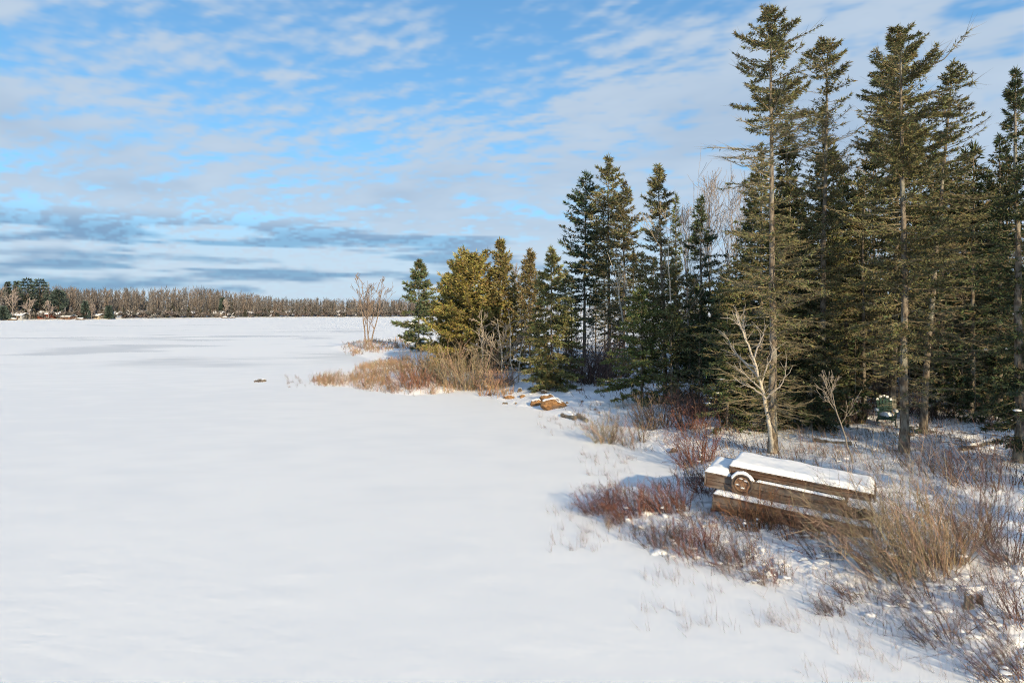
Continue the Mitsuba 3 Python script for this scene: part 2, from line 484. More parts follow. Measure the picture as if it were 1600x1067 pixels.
def plant_conifer(name, label, cat, px, py, top, prof_px, seed, group=None, color=SPRUCE, snowy=0, **more):
    """px, py: foot in the photograph; top: pixel row of its tip; prof_px: (pixel row, half-width in pixels, needle density) from the foot up."""
    P, D = place(px, py)
    H = CAMH - (top - HOR) * D / F - P[2]
    prof = sorted([((CAMH - (r - HOR) * D / F - P[2]) / H, w * D / F, g) for r, w, g in prof_px])
    prof = [(min(max(a, 0.02), 1), b, c) for a, b, c in prof]
    tm, lm, cm = conifer(seed, H, prof, D / 683, color=color, **more)
    k = thing(name, label, cat, group)
    M = np.eye(4)
    M[:3, 3] = P
    part(k, 'trunk', tm.moved(M).shape('bark', smooth=True, color=False))
    part(k, 'limbs', lm.moved(M).shape('tinted'), kind='stuff')
    part(k, 'crown', cm.moved(M).shape('tinted'), kind='stuff')
    if snowy:
        rng = np.random.default_rng(seed + 5)
        v = np.vstack(cm.v)
        low = v[(v[:, 2] - P[2] < 0.45 * H)]
        low = low[rng.choice(len(low), snowy)]
        sm = MB()
        for q_ in low:
            s_ = max(0.06, 1.4 * D / 683) * rng.uniform(0.6, 1.6)
            bv, bf = blob(rng, (s_ * 1.6, s_ * 1.2, s_ * 0.45), 0.3, 1)
            sm.add(bv + q_, bf)
        part(k, 'snow', sm.shape('snow', smooth=True, color=False), kind='stuff')
    return k


# nearest row, right half of the picture
plant_conifer('spruce_tree', 'tallest spruce, ragged bushy top and bare lower trunk, behind the pale birch', 'tree', 1207, 706, 12,
              [(690, 20, 0), (640, 52, 0.0), (520, 70, 0.14), (430, 70, 0.35), (340, 36, 0.40), (300, 36, 0.22), (250, 80, 0.14), (205, 72, 0.28), (165, 70, 0.9), (110, 66, 1), (60, 44, 1), (28, 20, 1), (12, 2, 1)],
              101, up=(18, 0, -14), dense=0.9, trunk_r=0.15)
plant_conifer('fir_tree', 'narrow dense fir spire tucked against the tallest spruce', 'tree', 1190, 672, 226,
              [(640, 40, 0.1), (560, 66, 0.4), (480, 64, 0.8), (400, 52, 0.9), (330, 30, 1), (270, 15, 1), (226, 3, 1)], 102, up=(35, -6, -20), color=(0.148, 0.153, 0.072))
plant_conifer('spruce_tree', 'slender spruce with a small tufted top, right of the tallest', 'tree', 1279, 672, 60,
              [(640, 20, 0), (540, 40, 0.35), (450, 42, 0.5), (330, 40, 0.6), (260, 40, 0.2), (210, 44, 0.2), (150, 32, 0.4), (115, 36, 0.9), (85, 26, 1), (60, 3, 1)],
              103, up=(20, 4, -12), dense=0.9, trunk_r=0.14, lean=(0.5, 0))
plant_conifer('fir_tree', 'narrow fir column wrapped round the slender tufted spruce', 'tree', 1281, 660, 165,
              [(640, 30, 0.3), (560, 46, 0.7), (470, 45, 0.8), (380, 36, 0.9), (300, 22, 1), (220, 12, 1), (165, 2, 1)], 104, up=(35, -4, -18), color=(0.139, 0.149, 0.072))
plant_conifer('spruce_tree', 'broad tall spruce with drooping boughs, right of the garden chair', 'tree', 1413, 706, 40,
              [(690, 12, 0.0), (600, 48, 0.22), (520, 72, 0.5), (440, 86, 0.75), (360, 92, 0.9), (280, 84, 0.9), (200, 72, 0.85), (140, 70, 0.8), (95, 44, 0.9), (60, 22, 1), (40, 3, 1)],
              105, up=(20, -4, -18), trunk_r=0.15, lean=(-0.1, 0.1), wind=(0.2, 0.2))
plant_conifer('spruce_tree', 'spruce whose rounded tip peeps out just left of the broad tall spruce', 'tree', 1393, 652, 60,
              [(620, 24, 0.05), (500, 46, 0.4), (400, 52, 0.55), (300, 50, 0.65), (200, 42, 0.65), (120, 32, 0.7), (85, 18, 1), (60, 3, 1)],
              106, up=(38, 0, -18), lean=(0.25, 0))
plant_conifer('spruce_tree', 'lean spruce with sparse boughs swept to one side and a long pale stem', 'tree', 1441, 677, 92,
              [(640, 8, 0), (520, 18, 0.05), (430, 32, 0.2), (330, 44, 0.4), (260, 42, 0.45), (190, 34, 0.5), (140, 26, 0.7), (110, 10, 1), (92, 2, 1)],
              107, up=(30, -8, -18), lean=(1.35, 0.2), wind=(0.35, 0.0), dense=0.9)
plant_conifer('fir_tree', 'sharp pointed dark fir at the very edge of the picture with heavy low boughs', 'tree', 1590, 722, 108,
              [(700, 46, 0.9), (640, 58, 1), (560, 60, 0.9), (470, 52, 0.8), (380, 46, 0.7), (300, 30, 0.8), (220, 26, 0.8), (160, 14, 1), (108, 2, 1)],
              108, up=(40, 0, -18), color=DARK, trunk_r=0.15, snowy=8)
plant_conifer('fir_tree', 'dark fir rising as a left shoulder of the pointed fir at the picture edge', 'tree', 1562, 650, 212,
              [(620, 40, 0.5), (520, 44, 0.7), (420, 38, 0.8), (320, 26, 0.8), (250, 12, 1), (212, 2, 1)], 109, color=DARK)
plant_conifer('fir_tree', 'short spire topped fir between the lean spruce and the edge firs', 'tree', 1541, 640, 262,
              [(620, 34, 0.3), (520, 36, 0.6), (430, 30, 0.8), (350, 20, 0.9), (300, 9, 1), (262, 2, 1)], 110, color=(0.087, 0.115, 0.067))
plant_conifer('spruce_tree', 'low pointed spruce filling the gap between the slender and the broad spruces', 'tree', 1322, 650, 256,
              [(620, 32, 0.1), (520, 38, 0.4), (430, 34, 0.7), (350, 22, 0.9), (300, 11, 1), (256, 2, 1)], 111, color=(0.122, 0.142, 0.072))
plant_conifer('spruce_tree', 'bristly spruce with pale dead side twigs just left of the broad spruce', 'tree', 1352, 655, 280,
              [(620, 28, 0.0), (520, 40, 0.2), (430, 38, 0.5), (350, 26, 0.7), (300, 10, 0.9), (280, 2, 1)], 112)
plant_conifer('fir_tree', 'dense young fir with sunlit lower boughs beside the pale birch', 'tree', 1136, 672, 470,
              [(660, 42, 0.9), (610, 44, 1), (560, 34, 1), (510, 18, 1), (470, 2, 1)], 113, color=(0.131, 0.153, 0.072), snowy=6)
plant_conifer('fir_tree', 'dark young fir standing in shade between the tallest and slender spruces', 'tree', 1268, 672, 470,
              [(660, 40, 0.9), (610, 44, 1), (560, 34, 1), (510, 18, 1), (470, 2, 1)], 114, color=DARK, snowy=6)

# middle group
plant_conifer('spruce_tree', 'spruce with a full cone top and a pale dead limbed lower trunk', 'tree', 1040, 622, 258,
              [(600, 22, 0.05), (540, 36, 0.25), (470, 46, 0.6), (400, 34, 0.9), (340, 24, 0.9), (300, 18, 0.9), (275, 8, 1), (258, 2, 1)], 121, ragged=0.5, up=(35, 0, -14), lean=(-0.5, 0))
plant_conifer('fir_tree', 'very thin needle like spire behind the full coned spruce', 'tree', 1057, 592, 306,
              [(560, 12, 0.4), (450, 9, 0.8), (350, 6, 1), (306, 1, 1)], 122, color=FIR)
plant_conifer('fir_tree', 'tall dark pointed fir with bare twigs round it in the middle of the wood', 'tree', 1094, 612, 308,
              [(590, 26, 0.3), (520, 34, 0.6), (450, 34, 0.8), (390, 24, 1), (345, 12, 1), (308, 1.5, 1)], 123, color=(0.090, 0.119, 0.067))
plant_conifer('fir_tree', 'low wide bright green fir at the snow edge right of the boulders', 'tree', 1003, 628, 452,
              [(626, 46, 1), (590, 52, 1), (530, 44, 1), (490, 28, 1), (452, 3, 1)], 124, color=(0.148, 0.177, 0.072), snowy=8, ragged=0.45, cover=6.5)
plant_conifer('fir_tree', 'small olive fir leaning beside the low wide bright fir', 'tree', 1050, 632, 480,
              [(620, 30, 0.2), (580, 30, 0.6), (530, 26, 0.9), (480, 3, 1)], 125, color=(0.156, 0.164, 0.077))
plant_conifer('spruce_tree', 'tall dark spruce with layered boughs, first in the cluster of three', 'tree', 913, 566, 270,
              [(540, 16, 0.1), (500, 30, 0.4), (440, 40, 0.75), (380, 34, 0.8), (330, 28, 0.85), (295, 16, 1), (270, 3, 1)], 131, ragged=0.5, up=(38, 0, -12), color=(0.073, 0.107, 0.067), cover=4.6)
plant_conifer('spruce_tree', 'highest spruce in the cluster of three, knobbly topped', 'tree', 952, 572, 245,
              [(540, 14, 0.1), (480, 28, 0.4), (420, 34, 0.7), (350, 30, 0.85), (300, 22, 0.9), (265, 13, 1), (245, 2, 1)], 132, ragged=0.5, up=(38, 2, -14))
plant_conifer('spruce_tree', 'brownish spruce at the right of the cluster of three, behind a leaning birch', 'tree', 975, 576, 283,
              [(550, 20, 0.05), (480, 36, 0.2), (420, 32, 0.6), (360, 26, 0.9), (315, 15, 1), (283, 2, 1)], 133, ragged=0.5, color=(0.166, 0.157, 0.089))
plant_conifer('fir_tree', 'sunlit conical fir standing on the shore right behind the boulders', 'tree', 862, 606, 388,
              [(604, 40, 1), (565, 46, 1), (510, 40, 1), (470, 32, 0.9), (430, 18, 0.9), (405, 8, 1), (388, 1.5, 1)], 134, color=(0.207, 0.207, 0.094), snowy=4, cover=8.0, ragged=0.35)
plant_conifer('fir_tree', 'smaller fir half hidden behind the sunlit conical shore fir', 'tree', 884, 588, 424,
              [(570, 24, 0.6), (520, 22, 0.8), (470, 14, 0.9), (424, 2, 1)], 135, color=(0.139, 0.153, 0.077))

# cedars and the last trees on the point
plant_conifer('cedar_tree', 'broad rounded golden cedar above the willows', 'tree', 738, 578, 404,
              [(578, 52, 1), (540, 60, 1), (500, 60, 1), (460, 52, 1), (430, 38, 1), (412, 22, 1), (402, 8, 1)], 141, color=CEDAR, up=(48, 22, -5), dense=2.2, step=0.03, ragged=0.45, dead_twigs=False)
plant_conifer('cedar_tree', 'lower golden cedar forming the left flank of the cedar clump', 'tree', 706, 572, 436,
              [(570, 32, 1), (530, 36, 1), (480, 30, 1), (450, 18, 1), (434, 6, 1)], 142, color=(0.261, 0.226, 0.077), up=(48, 22, -5), dense=2.2, step=0.03, ragged=0.45, dead_twigs=False)
plant_conifer('cedar_tree', 'slim cedar whose lobed tip stands above the golden clump', 'tree', 784, 580, 377,
              [(575, 38, 1), (500, 38, 1), (445, 26, 0.9), (400, 15, 0.9), (377, 3, 1)], 143, color=(0.235, 0.201, 0.084), up=(55, 28, -5), dense=1.7, step=0.04, ragged=0.5, dead_twigs=False)
plant_conifer('cedar_tree', 'thin brownish cedar between the golden clump and the shore fir', 'tree', 828, 584, 392,
              [(570, 16, 0.5), (500, 24, 0.8), (450, 20, 0.8), (415, 10, 0.8), (392, 2, 1)], 144, color=(0.218, 0.181, 0.091), up=(55, 28, -5), dense=1.5, step=0.04, ragged=0.6, dead_twigs=False)
plant_conifer('spruce_tree', 'lone spruce with layered snowy boughs at the tip of the point', 'tree', 655, 548, 410,
              [(545, 36, 0.8), (520, 38, 0.75), (490, 32, 0.7), (460, 24, 0.8), (430, 13, 1), (410, 3, 1)], 145, up=(40, 4, -8), color=(0.131, 0.157, 0.084), cover=9.0, ragged=0.3, snowy=14)

# trees standing in the shade farther in: four kinds of stem, many copies
rng = np.random.default_rng(7)
protos = []            # 3 is a full skirted young fir
for i in range(6):
    Hh = (14, 12, 15, 11, 13, 11)[i]
    prof = [(0.03, 0.7, 0.0), (0.2, 1.1, 0.08), (0.4, 1.3, 0.35), (0.6, 1.15, 0.75), (0.8, 0.7, 0.9), (0.93, 0.3, 1), (1, 0.04, 1)] if i not in (3, 5) else [(0.03, 1.4, 0.7), (0.3, 1.5, 0.9), (0.6, 1.0, 0.9), (0.85, 0.4, 1), (1, 0.04, 1)]
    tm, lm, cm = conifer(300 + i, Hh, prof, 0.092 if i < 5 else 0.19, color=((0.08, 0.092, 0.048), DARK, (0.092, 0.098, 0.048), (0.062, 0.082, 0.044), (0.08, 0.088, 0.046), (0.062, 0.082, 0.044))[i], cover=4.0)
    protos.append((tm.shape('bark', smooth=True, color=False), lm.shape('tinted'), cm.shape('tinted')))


REFS = [(1010, 'the low wide bright fir'), (1060, 'the full coned spruce'), (1105, 'the dark pointed fir'), (1160, 'the dense young fir by the birch'), (1215, 'the tallest spruce'),
        (1265, 'the slender tufted spruce'), (1322, 'the low pointed spruce'), (1370, 'the garden chair'), (1420, 'the broad tall spruce'), (1460, 'the lean spruce'),
        (1510, 'the leafless grey tree'), (1560, 'the short spire topped fir'), (1600, 'the pointed fir at the picture edge')]


def behind(x, y, what):
    p = 800 + F * x / y
    if p > 1612:
        return what[0] + ' in the same wood beyond the right edge of the picture', what[1] + ' beyond the edge'
    ref = min(REFS, key=lambda r: abs(r[0] - p))[1]
    return f'{what[0]} in the shaded wood behind {ref}', f'{what[1]} behind {ref}'


FIRS, CONIFERS = ('low dark young fir', 'young firs'), ('thin dark conifer', 'conifers')


def copy_tree(k, i, x, y, s):
    M = T().translate([x, y, gz(x, y)]).rotate([0, 0, 1], rng.uniform(0, 360)).scale([s * rng.uniform(0.9, 1.15), s, s])
    for nm, sh in zip(('trunk', 'limbs', 'crown'), protos[i]):
        part(k, nm, {**sh, 'to_world': M}, kind=None if nm == 'trunk' else 'stuff')


spots = []
tries = 0
while len(spots) < 125 and tries < 9000:
    tries += 1
    pxx = rng.uniform(1070, 1800)
    Dd = 29 + 62 * rng.random() ** 1.15
    x, y = (pxx - 800) / F * Dd, Dd
    if land_distance(np.array([x]), np.array([y]))[0] < 4.5 or any(math.hypot(x - a, y - b) < 1.7 for a, b in spots):
        continue
    if 1320 < pxx < 1500 and y < 34:
        continue
    spots.append((x, y))
for x, y in sorted(spots, key=lambda s: s[1]):
    i = int(rng.choice([0, 1, 2, 4]))
    gap = 800 + F * x / y < 1165                                      # open sky shows over the lower trees here
    young = gap or rng.random() < 0.35
    if young:
        lab, grp = behind(x, y, FIRS)
        k = thing('forest_fir', lab, 'tree', grp)
        copy_tree(k, 5, x, y, rng.uniform(0.30, 0.55))
    else:
        lab, grp = behind(x, y, CONIFERS)
        k = thing('forest_spruce', lab, 'tree', grp)
        copy_tree(k, i, x, y, rng.uniform(0.72, 1.02))
for px_ in np.arange(1065, 1600, 17):
    if 1345 < px_ < 1452:
        continue
    Dd = rng.uniform(28.5, 33)
    x, y = (px_ - 800) / F * Dd, Dd
    if land_distance(np.array([x]), np.array([y]))[0] < 4:
        continue
    lab, grp = behind(x, y, FIRS)
    k = thing('forest_fir', lab, 'tree', grp)
    copy_tree(k, 5, x, y, rng.uniform(0.16, 0.40))
tries = 0
while tries < 90:
    pxx, Dd = rng.uniform(1050, 1640), rng.uniform(33, 58)
    if 1340 < pxx < 1460 and Dd < 37:
        continue
    x, y = (pxx - 800) / F * Dd, Dd
    tries += 1
    if land_distance(np.array([x]), np.array([y]))[0] < 5:
        continue
    lab, grp = behind(x, y, FIRS)
    k = thing('forest_fir', lab, 'tree', grp)
    copy_tree(k, 5, x, y, rng.uniform(0.32, 0.62))
for px_, Dd, top in [(1236, 34, 262), (1252, 40, 300), (1302, 36, 236), (1338, 42, 268), (1366, 37, 214), (1456, 36, 232), (1476, 42, 262), (1508, 38, 238), (1522, 44, 288), (1176, 38, 300), (1138, 46, 420), (1430, 44, 190)]:
    x, y = (px_ - 800) / F * Dd, Dd
    lab, grp = behind(x, y, CONIFERS)
    k = thing('forest_spruce', lab, 'tree', grp)
    i = int(rng.choice([0, 2, 4]))
    copy_tree(k, i, x, y, (CAMH - (top - HOR) * Dd / F - gz(x, y)) / (14, 12, 15, 11, 13)[i])
for x, y, s in [(20.5, 16, 0.55), (23.5, 18.5, 0.7), (26.5, 22, 0.8), (20.5, 11, 0.8), (24, 14, 0.9), (17, 5, 0.72), (21, 3, 0.85), (27, 8, 0.95), (24, -3, 0.9), (30, 1, 1.0), (28.5, 16, 0.9), (33, 11, 1.0), (19, -4, 0.8), (35, 20, 1.0), (27, -9, 1.0)]:
    lab, grp = behind(x, max(y, 0.1), CONIFERS)
    k = thing('forest_spruce', lab, 'tree', grp)
    copy_tree(k, int(rng.integers(5)), x, y, s)
for px_, py_, s in [(712, 556, 0.5), (735, 560, 0.62), (765, 560, 0.72), (800, 562, 0.7), (815, 556, 0.75), (842, 566, 0.7), (872, 560, 0.75), (893, 563, 0.7), (930, 556, 0.85), (945, 548, 0.9), (968, 556, 0.9),
                    (990, 560, 0.9), (1005, 572, 0.8), (1020, 562, 0.95), (1038, 575, 0.85), (1060, 570, 0.9), (1075, 578, 0.9), (1100, 580, 0.8), (1118, 590, 0.75), (1135, 585, 0.85), (1150, 595, 0.8), (1175, 600, 0.85)]:
    k = thing('forest_spruce', 'dim conifer half hidden behind the cedars and spruces along the point', 'tree', 'conifers at the back of the point')
    p_, _ = place(px_, py_)
    copy_tree(k, int(rng.integers(5)), p_[0], p_[1], s * (0.62 if px_ > 1045 else 0.85))


# ------------------------------------------------------------------ bare trees
def bare(seed, H, px, color, r0=None, forks=(7, 5, 4), spread=0.55, lean=(0, 0), upright=0.5, start=0.3, crook=0.10, min_r=0.24):
    """A leafless tree: trunk path plus three orders of branches. Returns (trunk, branches)."""
    rng = np.random.default_rng(seed)
    r0 = r0 or 0.012 * H
    tm, bm = MB(), MB()
    m = 12
    t = np.linspace(0, 1, m)
    off = np.cumsum(rng.normal(0, crook / m, (m, 2)), 0) * H
    pts = np.stack([off[:, 0] + lean[0] * t, off[:, 1] + lean[1] * t, t * H], -1)
    pts[0, 2] -= 0.2
    rad = np.maximum(r0 * (1 - t) ** 0.8, min_r * px)
    tm.path(pts, rad, color, 7)
    S0, S1, R0, R1 = [], [], [], []

    def grow(base, d, L, r, order):
        k = 4
        p = base
        line = [p]
        for i in range(k):
            d = unit(d + rng.normal(0, 0.13, 3) + np.array([0, 0, 0.10 * upright]))
            p = p + d * L / k
            line.append(p)
        for i in range(k):
            S0.append(line[i]); S1.append(line[i + 1])
            R0.append(max(r * (1 - i / k * 0.75), min_r * px)); R1.append(max(r * (1 - (i + 1) / k * 0.75), min_r * px))
        if order < len(forks):
            for _ in range(forks[order]):
                s = rng.uniform(0.25, 1.0)
                i = min(int(s * k), k - 1)
                b = line[i] + (line[i + 1] - line[i]) * (s * k - i)
                dd = unit(unit(line[i + 1] - line[i]) + unit(rng.normal(0, 1, 3)) * rng.uniform(0.5, 0.95))
                grow(b, dd, L * rng.uniform(0.35, 0.6), r * 0.45, order + 1)

    for _ in range(forks[0]):
        s = rng.uniform(start, 0.97)
        b = np.array([np.interp(s, t, pts[:, j]) for j in range(3)])
        a = rng.uniform(0, 2 * np.pi)
        d = unit(np.array([math.cos(a) * spread, math.sin(a) * spread, upright + 0.2]))
        grow(b, d, H * (1.08 - s) * rng.uniform(0.4, 0.65), r0 * (1 - s) ** 0.8 * 0.6, 1)
    c = np.asarray(color) * rng.uniform(0.75, 1.15, (len(S0), 1))
    bm.tubes(S0, S1, R0, R1, c)
    return tm, bm


def plant_bare(name, label, px, py, top, seed, color, bark=None, group=None, stems=1, **more):
    P, D = place(px, py)
    k = thing(name, label, 'tree', group)
    for s in range(stems):
        H = (CAMH - (top - HOR) * D / F - P[2]) * (1 if s == 0 else 0.8 + 0.06 * s)
        mm = dict(more)
        if stems > 1:
            mm['lean'] = (more.get('lean', (0, 0))[0] + (s - (stems - 1) / 2) * 0.16 * H, 0.03 * H * (-1) ** s)
        tm, bm = bare(seed + s, H, D / 683, color, **mm)
        M = np.eye(4)
        M[:3, 3] = P + np.array([(s - (stems - 1) / 2) * 0.25, 0, 0])
        part(k, 'trunk', tm.moved(M).shape(bark or 'tinted', smooth=True, color=bark is None))
        part(k, 'branches', bm.moved(M).shape('tinted'), kind='stuff')
    return k


GREY, PALE, TWIG = (0.22, 0.175, 0.14), (0.45, 0.40, 0.34), (0.27, 0.19, 0.14)
plant_bare('bare_tree', 'leafless many stemmed tree alone on the snowy tip of the point', 577, 546, 430, 501, (0.25, 0.19, 0.15), stems=3, forks=(9, 4, 3), spread=0.6, upright=1.0, start=0.2, r0=0.11, min_r=0.17)
k = thing('birch_tree', 'pale bare birch with fanned limbs in front of the tallest spruce', 'tree')
P, D = place(1206, 704)
D -= 0.5
rng = np.random.default_rng(511)
limbs_px = [[(1206, 706), (1203, 670), (1198, 640), (1192, 612), (1186, 590), (1178, 560), (1166, 530), (1155, 505), (1149, 488)],
            [(1192, 612), (1175, 598), (1158, 585), (1142, 572)], [(1194, 620), (1176, 606), (1160, 600), (1141, 588)], [(1186, 590), (1172, 570), (1160, 550), (1144, 520)],
            [(1190, 600), (1196, 580), (1204, 560), (1212, 545)], [(1194, 625), (1206, 612), (1216, 602), (1222, 585), (1221, 570)], [(1178, 560), (1181, 540), (1186, 522), (1188, 508)],
            [(1166, 530), (1166, 512), (1170, 492)], [(1182, 575), (1168, 565), (1152, 545)], [(1188, 596), (1184, 575), (1190, 552)], [(1160, 516), (1150, 508), (1143, 495)]]
tm, bm = MB(), MB()
for j, line in enumerate(limbs_px):
    q_ = np.array(line, float)
    m = len(q_)
    t = np.linspace(0, 1, 4 * m)
    u_ = np.stack([np.interp(t, np.linspace(0, 1, m), q_[:, i]) for i in (0, 1)], -1)
    dep = 0 if j == 0 else rng.uniform(-1.0, 1.0) * np.sin(t * 1.5)
    p_ = np.stack([(u_[:, 0] - 800) / F * D, D + dep + 0 * t, CAMH - (u_[:, 1] - HOR) * D / F], -1) + rng.normal(0, 0.012, (4 * m, 3))
    r_ = (0.068 * (1 - t) + 0.014) if j == 0 else (0.032 * (1 - t) + 0.008)
    (tm if j == 0 else bm).path(p_, r_, np.array(PALE) * rng.uniform(0.8, 1.1), 8 if j == 0 else 6)
    for _ in range(16 if j == 0 else 7):
        i = int(rng.integers(m, 4 * m - 1))
        d_ = unit(unit(p_[i + 1 if i + 1 < 4 * m else i] - p_[i - 1]) + rng.normal(0, 0.5, 3) + [0, 0, 0.3])
        L_ = rng.uniform(0.2, 0.7)
        e_ = p_[i] + d_ * L_ * 0.5
        f_ = e_ + unit(d_ + rng.normal(0, 0.3, 3)) * L_ * 0.5
        bm.tubes(np.array([p_[i], e_]), np.array([e_, f_]), np.array([0.013, 0.010]), np.array([0.010, 0.005]), np.array(PALE) * rng.uniform(0.7, 1.0), 4)
part(k, 'trunk', tm.shape('birch_bark', smooth=True, color=False))
part(k, 'branches', bm.shape('tinted'), kind='stuff')
plant_bare('birch_tree', 'thin crooked bare sapling behind the stacked docks', 1334, 724, 578, 512, (0.26, 0.225, 0.19), lean=(-0.85, 0), forks=(9, 4, 2), start=0.4, r0=0.035, crook=0.14)
plant_bare('birch_tree', 'slim pale birch in front of the golden cedars', 754, 592, 488, 513, (0.36, 0.30, 0.24), 'birch_bark', forks=(9, 4, 3), start=0.3, r0=0.08)
plant_bare('birch_tree', 'pale birch with low spreading branches right of the golden cedars', 784, 602, 498, 514, (0.32, 0.27, 0.215), 'birch_bark', forks=(10, 5, 3), start=0.2, r0=0.07, spread=0.9)
plant_bare('birch_tree', 'forked pale birch at the left of the sunlit shore fir', 806, 598, 484, 515, (0.30, 0.25, 0.20), 'birch_bark', stems=2, forks=(7, 3, 2), start=0.25, r0=0.06, spread=0.8)
plant_bare('birch_tree', 'white birch trunk leaning across the spruce cluster', 996, 585, 395, 516, PALE, 'birch_bark', lean=(-2.6, 0), forks=(4, 3, 2), start=0.5, r0=0.09)
plant_bare('birch_tree', 'pale dead stem standing in front of the full coned spruce', 1056, 628, 330, 517, (0.30, 0.25, 0.18), 'birch_bark', lean=(-0.6, 0), forks=(9, 3, 2), start=0.3, r0=0.07, upright=0.5)
for i, (a, b, c, lab) in enumerate([(1118, 590, 275, 'tall grey leafless tree with fine twigs left of the tallest spruce'),
                                    (1150, 600, 285, 'fine twigged leafless tree close behind the tallest spruce'),
                                    (1075, 585, 330, 'leafless tree with faint twigs behind the thin fir spire'),
                                    (1240, 590, 300, 'leafless tree between the tallest spruce and the slender spruce'),
                                    (1340, 590, 215, 'leafless tree with tall twigs left of the broad spruce'),
                                    (1516, 590, 255, 'leafless grey tree right of the lean spruce'),
                                    (1548, 596, 285, 'leafless tree crowded against the edge firs'),
                                    (800, 560, 420, 'faint leafless tree showing between the cedar tips')]):
    plant_bare('bare_tree', lab, a, b, c, 530 + i, (0.27, 0.235, 0.215), forks=(14, 6, 4), start=0.3, upright=1.3, spread=0.45, r0=0.09, min_r=0.15)
for i, (a, b, c) in enumerate([(1250, 640, 470), (1302, 640, 460), (1370, 640, 480), (1460, 630, 430), (1500, 645, 440), (1525, 640, 470), (1230, 650, 500), (1425, 620, 380)]):
    plant_bare('bare_sapling', 'spindly bare sapling among the shaded trunks behind the front row', a, b, c, 560 + i, (0.22, 0.18, 0.14), forks=(9, 4, 3), start=0.25, r0=0.04, group='bare saplings in the shaded wood')


# ------------------------------------------------------------------ shrubs
def stems(mb, rng, base, n, height, spread, lean, color, px, curl=0.35, twigs=3, splay=0.45, r=0.006):
    """Many thin curved stems, each with side twigs, rising from a patch of ground."""
    a = rng.uniform(0, 2 * np.pi, n)
    rr = np.sqrt(rng.random(n))
    x = base[0] + np.cos(a) * rr * spread[0]
    y = base[1] + np.sin(a) * rr * spread[1]
    z = np.maximum(ground_z(x, y), 0) - 0.03
    p = np.stack([x, y, z], -1)
    h = height * rng.uniform(0.45, 1.1, n)
    d = unit(np.stack([np.cos(a) * rr * splay + lean[0] + rng.normal(0, 0.18, n), np.sin(a) * rr * splay + lean[1] + rng.normal(0, 0.18, n), np.ones(n)], -1))
    col = np.asarray(color) * rng.uniform(0.45, 1.55, (n, 1)) * (1 + rng.normal(0, 0.07, (n, 3)))
    rad = np.maximum(r * rng.uniform(0.7, 1.3, n), 0.32 * px * rng.uniform(0.6, 1.4, n))
    K = 4
    for i in range(K):
        d = unit(d + rng.normal(0, 0.20, (n, 3)) + np.array([lean[0], lean[1], 0.25]) * curl * 0.35)
        q_ = p + d * (h / K)[:, None]
        mb.tubes(p, q_, rad * (1 - i / K * 0.8), rad * (1 - (i + 1) / K * 0.8), col)
        if i >= 1:
            for _ in range(twigs):
                m = rng.random(n) < 0.75
                s = rng.random((m.sum(), 1))
                b = p[m] + (q_ - p)[m] * s
                dd = unit(d[m] + rng.normal(0, 0.55, (m.sum(), 3)))
                mb.tubes(b, b + dd * (h[m] * rng.uniform(0.10, 0.30, m.sum()))[:, None], rad[m] * 0.5, rad[m] * 0.15, col[m])
        p = q_


def shrub(name, label, px, py, w, top, n, seed, color, lean=(0, 0), group=None, deep=0.6, clumps=0, **more):
    """px, py: foot; w: half-width of its foot in pixels; top: pixel row of its tip."""
    P, D = place(px, py)
    rng = np.random.default_rng(seed)
    H = (py - top) * D / F
    mb = MB()
    stems(mb, rng, P, n, H, (w * D / F, w * D / F * deep), lean, color, D / 683, **more)
    k = thing(name, label, 'shrub', group)
    part(k, 'stems', mb.shape('tinted'), kind='stuff')
    if clumps:
        sm = MB()
        for _ in range(clumps):
            a, rr = rng.uniform(0, 6.28), math.sqrt(rng.random())
            x, y = P[0] + math.cos(a) * rr * w * D / F, P[1] + math.sin(a) * rr * w * D / F * deep
            s = rng.uniform(0.02, 0.06)
            bv, bf = blob(rng, (s * rng.uniform(0.8, 2.2), s * rng.uniform(0.8, 1.6), s * rng.uniform(0.3, 0.7)), 0.6, 1)
            sm.add(bv + [x, y, max(gz(x, y), 0) + rng.uniform(0, 0.25) * H], bf)
        part(k, 'snow', sm.shape('snow', smooth=True, color=False), kind='stuff')
    return k


RED, WILLOW, BROWN, PURPLE = (0.150, 0.072, 0.058), (0.27, 0.215, 0.15), (0.19, 0.14, 0.11), (0.145, 0.098, 0.088)
LN = (-0.30, 0.05)
rng_b = np.random.default_rng(660)
shrub('dogwood_shrub', 'dark red shrub farthest out on the lake edge', 938, 800, 26, 752, 90, 601, RED, LN, clumps=6)
shrub('dogwood_shrub', 'red shrub with a straw coloured tuft, second from the lake end', 985, 806, 28, 750, 100, 602, RED, LN, clumps=8)
shrub('dogwood_shrub', 'bushy red shrub nearest the stacked docks along the lake edge', 1046, 800, 32, 742, 120, 603, RED, LN, clumps=10)
shrub('dogwood_shrub', 'purplish shrub below the red shrubs at the edge of the ice', 1040, 850, 34, 806, 90, 604, PURPLE, LN, clumps=6)
shrub('dogwood_shrub', 'brownish red shrub on the bank below the loose red board', 1096, 862, 34, 812, 90, 605, (0.17, 0.085, 0.07), LN, clumps=8)
shrub('dogwood_shrub', 'low dark shrub on the bank under the wheel of the docks', 1150, 880, 30, 832, 80, 606, PURPLE, LN, clumps=8)
shrub('dogwood_shrub', 'dark bank shrub beneath the middle of the docks', 1205, 905, 32, 862, 70, 607, PURPLE, LN, clumps=8)
shrub('dogwood_shrub', 'tall red stems left of the stacked docks', 1088, 726, 28, 650, 90, 608, RED, (-0.12, 0), clumps=6)
shrub('dogwood_shrub', 'leaning red shrub against the left end of the docks', 1104, 770, 20, 712, 60, 609, RED, LN, clumps=4)
